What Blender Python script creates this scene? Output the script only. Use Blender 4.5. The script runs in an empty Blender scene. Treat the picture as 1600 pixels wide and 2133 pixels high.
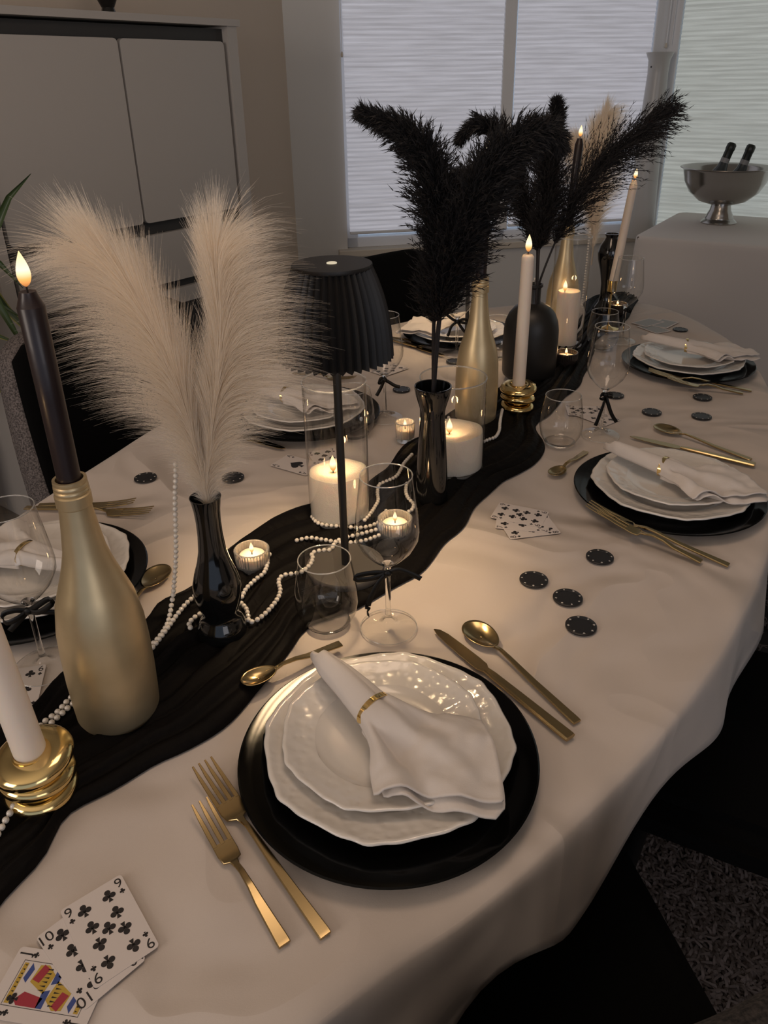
import bpy, bmesh, math, random, json
from mathutils import Vector, Matrix, noise
PI = math.pi
C = bpy.context.scene.collection
random.seed(7)
R = math.radians

# ------------------------------------------------------------------ camera
CAMH = 1.436
cam_d = bpy.data.cameras.new('camera'); cam = bpy.data.objects.new('camera', cam_d); C.objects.link(cam)
cam_d.sensor_fit = 'VERTICAL'; cam_d.sensor_height = 36.0; cam_d.sensor_width = 27.0
cam_d.lens = 36.0 * 1617 / 2133
cam_d.shift_y = -(1066.5 - 950) / 2133
cam_d.clip_start = 0.02
cam.matrix_world = (Matrix.Translation((0, 0, CAMH)) @ Matrix.Rotation(R(90 - 25.8), 4, 'X') @ Matrix.Rotation(R(-1.09), 4, 'Z'))
bpy.context.scene.camera = cam

# ------------------------------------------------------------------ world, exposure, large lights
sc = bpy.context.scene
sc.view_settings.view_transform = 'Standard'
sc.view_settings.look = 'None'
sc.view_settings.gamma = 1.0
sc.view_settings.use_curve_mapping = False
sc.view_settings.exposure = -0.12
w = bpy.data.worlds.new('world'); sc.world = w; w.use_nodes = True
w.node_tree.nodes['Background'].inputs[0].default_value = (0.62, 0.72, 0.9, 1)
w.node_tree.nodes['Background'].inputs[1].default_value = 0.6

def area(name, loc, target, size, power, col, sy=None):
    l = bpy.data.lights.new(name, 'AREA'); l.energy = power; l.color = col; l.size = size
    if sy: l.shape = 'RECTANGLE'; l.size_y = sy
    o = bpy.data.objects.new(name, l); C.objects.link(o); o.location = loc
    o.rotation_euler = (Vector(target) - Vector(loc)).to_track_quat('-Z', 'Y').to_euler()
    return o
area('ceiling_lamp_light', (0.12, 0.95, 2.42), (0.05, 1.15, 0.75), 0.6, 5.2, (1.0, 0.72, 0.52))
area('ceiling_bounce_fill', (-0.6, -0.6, 1.7), (-0.6, -0.3, 3.0), 2.4, 19.0, (1.0, 0.84, 0.70))  # unseen fill added to brighten the room by way of the ceiling
area('rear_fill_light', (1.6, -2.6, 1.7), (0.1, 1.2, 0.75), 1.6, 12.0, (1.0, 0.91, 0.90), 1.4)  # unseen fill added behind the camera, not a window
area('side_fill_light', (-2.4, -1.2, 1.8), (-0.1, 1.2, 0.75), 1.2, 25.0, (1.0, 0.85, 0.74), 1.2)  # unseen fill added from the left, lifts the cream plumes

# ------------------------------------------------------------------ materials
MATS = {}
def mat(name, col=(0.8, 0.8, 0.8), rough=0.5, metal=0.0, **k):
    if name in MATS: return MATS[name]
    m = bpy.data.materials.new(name); m.use_nodes = True; MATS[name] = m
    b = m.node_tree.nodes['Principled BSDF']
    b.inputs['Base Color'].default_value = (*col, 1); b.inputs['Roughness'].default_value = rough
    b.inputs['Metallic'].default_value = metal
    for kk, v in k.items():
        kk = kk.replace('_', ' ')
        if kk in b.inputs: b.inputs[kk].default_value = v
    return m
def bump(m, scale=50, strength=0.3, dist=0.001, kind='NOISE', detail=4, stretch=None, mask=None):
    nt = m.node_tree; b = nt.nodes['Principled BSDF']
    tc = nt.nodes.new('ShaderNodeTexCoord'); out = tc.outputs['Object']
    if stretch:
        mp = nt.nodes.new('ShaderNodeMapping'); mp.inputs['Scale'].default_value = stretch
        nt.links.new(out, mp.inputs[0]); out = mp.outputs[0]
    if kind == 'NOISE':
        t = nt.nodes.new('ShaderNodeTexNoise'); t.inputs['Detail'].default_value = detail
    else:
        t = nt.nodes.new('ShaderNodeTexVoronoi'); t.feature = 'SMOOTH_F1'
    t.inputs['Scale'].default_value = scale; nt.links.new(out, t.inputs['Vector'])
    bn = nt.nodes.new('ShaderNodeBump'); bn.inputs['Strength'].default_value = strength; bn.inputs['Distance'].default_value = dist
    nt.links.new(t.outputs[0], bn.inputs['Height'])
    prev = b.inputs['Normal'].links
    if prev: nt.links.new(prev[0].from_socket, bn.inputs['Normal'])
    nt.links.new(bn.outputs[0], b.inputs['Normal'])
    return m
def mottle(m, c1, c2, scale=5, detail=4, lo=0.35, hi=0.65):
    nt = m.node_tree; b = nt.nodes['Principled BSDF']
    tc = nt.nodes.new('ShaderNodeTexCoord'); t = nt.nodes.new('ShaderNodeTexNoise')
    t.inputs['Scale'].default_value = scale; t.inputs['Detail'].default_value = detail
    nt.links.new(tc.outputs['Object'], t.inputs['Vector'])
    r = nt.nodes.new('ShaderNodeValToRGB'); r.color_ramp.elements[0].color = (*c1, 1); r.color_ramp.elements[1].color = (*c2, 1)
    r.color_ramp.elements[0].position = lo; r.color_ramp.elements[1].position = hi
    nt.links.new(t.outputs[0], r.inputs[0]); nt.links.new(r.outputs[0], b.inputs['Base Color'])
    return m
M_cloth = mat('white_tablecloth', (0.66, 0.61, 0.55), 0.85, Sheen_Weight=0.1)
mottle(M_cloth, (0.56, 0.49, 0.44), (0.60, 0.53, 0.475), 3)
bump(M_cloth, 4.5, 0.75, 0.014, detail=2.5); bump(M_cloth, 900, 0.15, 0.0004, detail=1)
def creases(m, scale, dist, strength=1.0):
    nt = m.node_tree; b = nt.nodes['Principled BSDF']; tc = nt.nodes.new('ShaderNodeTexCoord')
    n = nt.nodes.new('ShaderNodeTexNoise'); n.inputs['Scale'].default_value = scale; n.inputs['Detail'].default_value = 2.0; n.inputs['Distortion'].default_value = 0.6
    nt.links.new(tc.outputs['Object'], n.inputs['Vector'])
    a = nt.nodes.new('ShaderNodeMath'); a.operation = 'SUBTRACT'; a.inputs[1].default_value = 0.5; nt.links.new(n.outputs[0], a.inputs[0])
    c = nt.nodes.new('ShaderNodeMath'); c.operation = 'ABSOLUTE'; nt.links.new(a.outputs[0], c.inputs[0])
    p = nt.nodes.new('ShaderNodeMath'); p.operation = 'POWER'; p.inputs[1].default_value = 1.25; nt.links.new(c.outputs[0], p.inputs[0])
    bn = nt.nodes.new('ShaderNodeBump'); bn.invert = True; bn.inputs['Strength'].default_value = strength; bn.inputs['Distance'].default_value = dist
    nt.links.new(p.outputs[0], bn.inputs['Height'])
    prev = b.inputs['Normal'].links
    if prev: nt.links.new(prev[0].from_socket, bn.inputs['Normal'])
    nt.links.new(bn.outputs[0], b.inputs['Normal']); return m
creases(M_cloth, 3.4, 0.12, 0.95)
M_sidecloth = bump(mat('side_tablecloth', (0.72, 0.67, 0.63), 0.9), 4, 0.3, 0.01, detail=2)
M_gauze = mat('black_gauze', (0.0048, 0.0040, 0.0038), 0.6, Specular_IOR_Level=0.08)
bump(M_gauze, 60, 0.5, 0.003, detail=4); bump(M_gauze, 1500, 0.2, 0.0003); creases(M_gauze, 22, 0.006, 1.0)
M_gold = bump(mat('polished_gold', (0.80, 0.60, 0.27), 0.13, 1.0), 30, 0.03, 0.001)
M_goldsatin = bump(mat('satin_gold_cutlery', (0.42, 0.32, 0.165), 0.22, 1.0), 60, 0.05, 0.0005)
M_goldpaint = mat('gold_sprayed_glass', (0.42, 0.34, 0.22), 0.40, 0.72)
mottle(M_goldpaint, (0.55, 0.44, 0.26), (0.66, 0.535, 0.33), 14); bump(M_goldpaint, 22, 0.12, 0.002, detail=3)
M_blackglass = mat('black_gloss_glass', (0.006, 0.006, 0.006), 0.10, Coat_Weight=0.4); bump(M_blackglass, 14, 0.08, 0.002)
M_blackmatte = mat('black_matte_glass', (0.012, 0.011, 0.010), 0.42)
M_lampblack = bump(mat('black_lamp_metal', (0.012, 0.011, 0.0105), 0.5), 400, 0.05, 0.0003)
M_waxw = mat('white_wax', (0.80, 0.70, 0.60), 0.45, Subsurface_Weight=0.35, Subsurface_Scale=0.02); M_waxw.node_tree.nodes['Principled BSDF'].inputs['Subsurface Radius'].default_value = (1, .6, .35)
M_sand = mat('granulated_white_wax', (0.85, 0.76, 0.64), 0.9, Subsurface_Weight=0.4, Subsurface_Scale=0.03); M_sand.node_tree.nodes['Principled BSDF'].inputs['Subsurface Radius'].default_value = (1, .65, .4)
bump(M_sand, 500, 0.7, 0.002)
M_waxk = bump(mat('black_wax', (0.014, 0.007, 0.008), 0.36, Coat_Weight=0.1), 40, 0.25, 0.001)
M_wick = mat('wick', (0.02, 0.015, 0.012), 0.9)
M_porc = mat('porcelain', (0.74, 0.70, 0.65), 0.16, Coat_Weight=0.5, Coat_Roughness=0.05)
M_porcrim = mat('embossed_porcelain', (0.74, 0.70, 0.65), 0.15, Coat_Weight=0.5, Coat_Roughness=0.05)
bump(M_porcrim, 95, 0.55, 0.0025, 'VORONOI')
M_charger = mat('black_charger_glass', (0.002, 0.002, 0.002), 0.10, Specular_IOR_Level=0.15); bump(M_charger, 6, 0.05, 0.003)
M_linen = mat('white_linen', (0.66, 0.605, 0.56), 0.9, Sheen_Weight=0.2); bump(M_linen, 28, 0.35, 0.003, detail=3); bump(M_linen, 700, 0.25, 0.0005, detail=1)
M_pearl = mat('pearl', (0.74, 0.69, 0.62), 0.2, Coat_Weight=0.8, Coat_Roughness=0.08)
M_card = mat('card_paper', (0.66, 0.60, 0.57), 0.6); M_ink = mat('black_ink', (0.012, 0.01, 0.012), 0.5)
M_red = mat('red_ink', (0.35, 0.03, 0.05), 0.5); M_yel = mat('yellow_ink', (0.5, 0.33, 0.05), 0.5); M_blu = mat('blue_ink', (0.04, 0.07, 0.25), 0.5)
M_olive = mat('olive_print', (0.16, 0.16, 0.05), 0.5); M_greyink = mat('grey_print', (0.33, 0.34, 0.33), 0.5)
M_chip = bump(mat('black_chip', (0.010, 0.010, 0.012), 0.42), 500, 0.1, 0.0002)
M_chipw = mat('white_chip_marks', (0.55, 0.53, 0.5), 0.5)
M_ribbon = mat('black_satin_ribbon', (0.003, 0.003, 0.003), 0.45, Specular_IOR_Level=0.3)
M_cab = bump(mat('cabinet_white', (0.47, 0.44, 0.41), 0.45), 2, 0.05, 0.01)
M_cabdark = mat('cabinet_charcoal', (0.035, 0.034, 0.034), 0.55)
M_wall = bump(mat('wall_taupe', (0.60, 0.51, 0.42), 0.9), 120, 0.15, 0.001)
M_wall2 = bump(mat('wall_grey', (0.72, 0.71, 0.68), 0.9), 120, 0.15, 0.001)
M_frame = mat('window_frame_white', (0.78, 0.80, 0.83), 0.4)
M_sill = mat('sill_cream', (0.62, 0.56, 0.47), 0.5)
M_floor = mat('floor_grey_wood', (0.16, 0.145, 0.13), 0.45); mottle(M_floor, (0.13, 0.115, 0.10), (0.19, 0.17, 0.15), 6)
M_rug = mat('rug_base', (0.012, 0.010, 0.009), 0.95); M_shag = mat('rug_shag', (0.13, 0.105, 0.098), 0.95)
M_chair = mat('black_chair_fabric', (0.003, 0.003, 0.003), 0.95, Specular_IOR_Level=0.1); bump(M_chair, 300, 0.5, 0.001)
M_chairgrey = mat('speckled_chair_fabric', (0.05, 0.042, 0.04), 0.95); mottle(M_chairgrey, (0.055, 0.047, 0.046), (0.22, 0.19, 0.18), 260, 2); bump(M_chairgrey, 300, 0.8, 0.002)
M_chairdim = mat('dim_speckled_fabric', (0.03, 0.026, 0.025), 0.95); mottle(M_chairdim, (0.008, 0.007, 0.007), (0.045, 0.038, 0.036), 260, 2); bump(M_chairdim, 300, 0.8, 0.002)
M_chairleg = mat('black_metal_leg', (0.01, 0.01, 0.01), 0.4, 0.6)
M_steel = mat('brushed_steel', (0.40, 0.385, 0.365), 0.2, 1.0); bump(M_steel, 12, 0.04, 0.004)
M_leaf = mat('green_leaf', (0.045, 0.075, 0.025), 0.4); M_leafy = mat('yellow_leaf_edge', (0.30, 0.29, 0.09), 0.4)
M_greenglass = mat('dark_green_bottle', (0.05, 0.06, 0.065), 0.25); M_foil = mat('bottle_foil', (0.012, 0.016, 0.012), 0.35); M_foilband = mat('silver_band', (0.28, 0.28, 0.28), 0.4)
M_feather = mat('cream_feather', (0.96, 0.88, 0.77), 0.6)
nt_ = M_feather.node_tree; mx_ = nt_.nodes.new('ShaderNodeMixShader'); tl_ = nt_.nodes.new('ShaderNodeBsdfTranslucent'); tl_.inputs[0].default_value = (0.97, 0.90, 0.80, 1); mx_.inputs[0].default_value = 0.5
nt_.links.new(nt_.nodes['Principled BSDF'].outputs[0], mx_.inputs[1]); nt_.links.new(tl_.outputs[0], mx_.inputs[2]); nt_.links.new(mx_.outputs[0], nt_.nodes['Material Output'].inputs[0])
M_blackreed = mat('black_dried_reed', (0.006, 0.005, 0.006), 0.8)
M_stemk = mat('black_stem', (0.012, 0.009, 0.01), 0.6)

def glass_thin(name, tint=(0.985, 0.985, 0.98), refl=1.0):
    m = bpy.data.materials.new(name); m.use_nodes = True; nt = m.node_tree; nt.nodes.clear()
    o = nt.nodes.new('ShaderNodeOutputMaterial'); mx = nt.nodes.new('ShaderNodeMixShader')
    tr = nt.nodes.new('ShaderNodeBsdfTransparent'); gl = nt.nodes.new('ShaderNodeBsdfGlossy')
    gl.inputs['Roughness'].default_value = 0.02
    lw = nt.nodes.new('ShaderNodeLayerWeight'); lw.inputs['Blend'].default_value = 0.5
    # thin wall: reflectance and edge density rise towards grazing angles
    pw = nt.nodes.new('ShaderNodeMath'); pw.operation = 'POWER'; pw.inputs[1].default_value = 3.5
    nt.links.new(lw.outputs['Facing'], pw.inputs[0])
    mr = nt.nodes.new('ShaderNodeMapRange'); mr.inputs['To Min'].default_value = 0.055 * refl; mr.inputs['To Max'].default_value = 0.85
    nt.links.new(pw.outputs[0], mr.inputs[0]); nt.links.new(mr.outputs[0], mx.inputs[0])
    rc = nt.nodes.new('ShaderNodeValToRGB'); rc.color_ramp.elements[0].color = (*tint, 1); rc.color_ramp.elements[1].color = (0.60, 0.59, 0.57, 1)
    rc.color_ramp.elements[0].position = 0.55
    nt.links.new(lw.outputs['Facing'], rc.inputs[0]); nt.links.new(rc.outputs[0], tr.inputs[0])
    nt.links.new(tr.outputs[0], mx.inputs[1]); nt.links.new(gl.outputs[0], mx.inputs[2]); nt.links.new(mx.outputs[0], o.inputs[0])
    MATS[name] = m; return m
M_glass = glass_thin('clear_thin_glass')
M_rim = mat('glass_rim', (0.9, 0.9, 0.88), 0.05, Transmission_Weight=0.75, IOR=1.45)
M_solid = mat('solid_glass', (0.95, 0.95, 0.94), 0.02, Transmission_Weight=1.0, IOR=1.42)

def emis(name, col, s):
    m = bpy.data.materials.new(name); m.use_nodes = True; nt = m.node_tree; nt.nodes.clear()
    o = nt.nodes.new('ShaderNodeOutputMaterial'); e = nt.nodes.new('ShaderNodeEmission')
    e.inputs[0].default_value = (*col, 1); e.inputs[1].default_value = s; nt.links.new(e.outputs[0], o.inputs[0]); MATS[name] = m; return m
def flame_mat():
    m = emis('candle_flame', (1, .75, .4), 5); nt = m.node_tree; e = [n for n in nt.nodes if n.type == 'EMISSION'][0]
    tc = nt.nodes.new('ShaderNodeTexCoord'); sp = nt.nodes.new('ShaderNodeSeparateXYZ'); r = nt.nodes.new('ShaderNodeValToRGB')
    nt.links.new(tc.outputs['Generated'], sp.inputs[0]); nt.links.new(sp.outputs[2], r.inputs[0])
    cr = r.color_ramp; cr.elements[0].color = (0.35, 0.10, 0.03, 1); cr.elements[1].position = 0.5; cr.elements[1].color = (1, .85, .6, 1)
    a = cr.elements.new(0.25); a.color = (0.9, .42, .12, 1); b = cr.elements.new(1.0); b.color = (1, .70, .32, 1)
    nt.links.new(r.outputs[0], e.inputs[0]); e.inputs[1].default_value = 1.6; return m
M_flame = flame_mat()
M_glow = emis('lamp_led', (1, .78, .45), 2.0)
M_dot = emis('lamp_touch_light', (1, .85, .6), 0.75)

# ------------------------------------------------------------------ helpers
def tag(o, label=None, cat=None, group=None, kind=None):
    if label: o['label'] = label
    if cat: o['category'] = cat
    if group: o['group'] = group
    if kind: o['kind'] = kind
    return o
def thing(name, label, cat, loc=(0, 0, 0), rz=0, group=None):
    o = bpy.data.objects.new(name, None); C.objects.link(o); o.empty_display_size = 0.05
    o.location = loc; o.rotation_euler = (0, 0, rz); return tag(o, label, cat, group)
def obj(name, me, m=None, parent=None, smooth=True, loc=None, rot=None, kind=None, label=None):
    if isinstance(me, bmesh.types.BMesh):
        b = me; me = bpy.data.meshes.new(name); b.to_mesh(me); b.free()
    if m and not me.materials: me.materials.append(m)
    if smooth and me.polygons:
        me.polygons.foreach_set('use_smooth', [True] * len(me.polygons))
        if smooth != 'all':
            try: me.set_sharp_from_angle(angle=R(40))
            except Exception: pass
    o = bpy.data.objects.new(name, me); C.objects.link(o)
    if parent: o.parent = parent
    if loc is not None: o.location = loc
    if rot is not None: o.rotation_euler = rot
    if kind: o['kind'] = kind
    if label: o['label'] = label
    return o
def copy_tree(o, parent=None):
    c = o.copy(); C.objects.link(c); c.parent = parent
    for ch in list(o.children): copy_tree(ch, c)
    return c
def me_from(verts, faces, name='mesh'):
    me = bpy.data.meshes.new(name); me.from_pydata([tuple(v) for v in verts], [], faces); me.update(); return me
def lathe(profile, seg=48, rfun=None, close=False):
    """profile: list of (r, z); rfun(r, z, ang) -> (r, z)"""
    vs = []; fs = []; rings = []
    for r, z in profile:
        if r < 1e-6: vs.append((0, 0, z)); rings.append([len(vs) - 1]); continue
        ring = []
        for i in range(seg):
            a = 2 * PI * i / seg; rr, zz = rfun(r, z, a) if rfun else (r, z)
            vs.append((rr * math.cos(a), rr * math.sin(a), zz)); ring.append(len(vs) - 1)
        rings.append(ring)
    pairs = list(zip(rings, rings[1:])) + ([(rings[-1], rings[0])] if close else [])
    for A_, B_ in pairs:
        for i in range(seg):
            j = (i + 1) % seg
            if len(A_) == 1 and len(B_) == 1: continue
            if len(A_) == 1: fs.append((A_[0], B_[j], B_[i]))
            elif len(B_) == 1: fs.append((A_[i], A_[j], B_[0]))
            else: fs.append((A_[i], A_[j], B_[j], B_[i]))
    return me_from(vs, fs)
def add_box(bm, cx, cy, cz, sx, sy, sz, bev=0.0):
    r = bmesh.ops.create_cube(bm, size=1.0); vs = r['verts']
    bmesh.ops.scale(bm, vec=(sx, sy, sz), verts=vs); bmesh.ops.translate(bm, vec=(cx, cy, cz), verts=vs)
    if bev:
        es = list({e for v in vs for e in v.link_edges})
        bmesh.ops.bevel(bm, geom=es, offset=bev, segments=2, affect='EDGES', profile=0.6)
def box(cx, cy, cz, sx, sy, sz, bev=0.0):
    bm = bmesh.new(); add_box(bm, cx, cy, cz, sx, sy, sz, bev); return bm
def catmull(pts, n=8, closed=False):
    P = [Vector(p) for p in pts]; out = []; N = len(P)
    rng = range(N) if closed else range(N - 1)
    for i in rng:
        if closed: p0, p1, p2, p3 = P[i - 1], P[i], P[(i + 1) % N], P[(i + 2) % N]
        else: p0, p1, p2, p3 = P[max(i - 1, 0)], P[i], P[i + 1], P[min(i + 2, N - 1)]
        for k in range(n):
            t = k / n
            out.append(0.5 * ((2 * p1) + (p2 - p0) * t + (2 * p0 - 5 * p1 + 4 * p2 - p3) * t * t + (3 * p1 - p0 - 3 * p2 + p3) * t ** 3))
    if not closed: out.append(P[-1])
    return out
def resample(pts, step=None, count=None):
    P = [Vector(p) for p in pts]; L = [0]
    for a, b in zip(P, P[1:]): L.append(L[-1] + (b - a).length)
    n = count if count else max(2, int(L[-1] / step) + 1); out = []; j = 0
    for i in range(n):
        d = L[-1] * i / (n - 1) if count else i * step
        while j < len(L) - 2 and L[j + 1] < d: j += 1
        seg = L[j + 1] - L[j]; out.append(P[j].lerp(P[j + 1], min(1, (d - L[j]) / seg if seg > 0 else 0)))
    return out
def tube(path, rad, seg=8, caps=True, up=None):
    P = [Vector(p) for p in path]; vs = []; fs = []
    rr = rad if callable(rad) else (lambda t: rad)
    prev = None
    for i, p in enumerate(P):
        t = (P[min(i + 1, len(P) - 1)] - P[max(i - 1, 0)]).normalized()
        if prev is None:
            a = Vector((0, 0, 1)) if abs(t.z) < 0.9 else Vector((1, 0, 0)); n = t.cross(a).normalized()
        else: n = (prev - t * prev.dot(t)).normalized()
        prev = n; b = t.cross(n); r = rr(i / (len(P) - 1))
        for k in range(seg):
            a = 2 * PI * k / seg; vs.append(p + (n * math.cos(a) + b * math.sin(a)) * r)
    for i in range(len(P) - 1):
        for k in range(seg):
            j = (k + 1) % seg; fs.append((i * seg + k, i * seg + j, (i + 1) * seg + j, (i + 1) * seg + k))
    if caps:
        fs.append(tuple(range(seg - 1, -1, -1))); fs.append(tuple(range((len(P) - 1) * seg, len(P) * seg)))
    return me_from(vs, fs)
def solidify(o, th, off=0):
    m = o.modifiers.new('thickness', 'SOLIDIFY'); m.thickness = th; m.offset = off; return o
def subsurf(o, n=1):
    m = o.modifiers.new('smooth', 'SUBSURF'); m.levels = n; m.render_levels = n; return o
def point_light(name, loc, e, col, r, parent=None):
    l = bpy.data.lights.new(name, 'POINT'); l.energy = e; l.color = col; l.shadow_soft_size = r
    o = bpy.data.objects.new(name, l); C.objects.link(o); o.location = loc
    if parent: o.parent = parent
    return o

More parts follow.
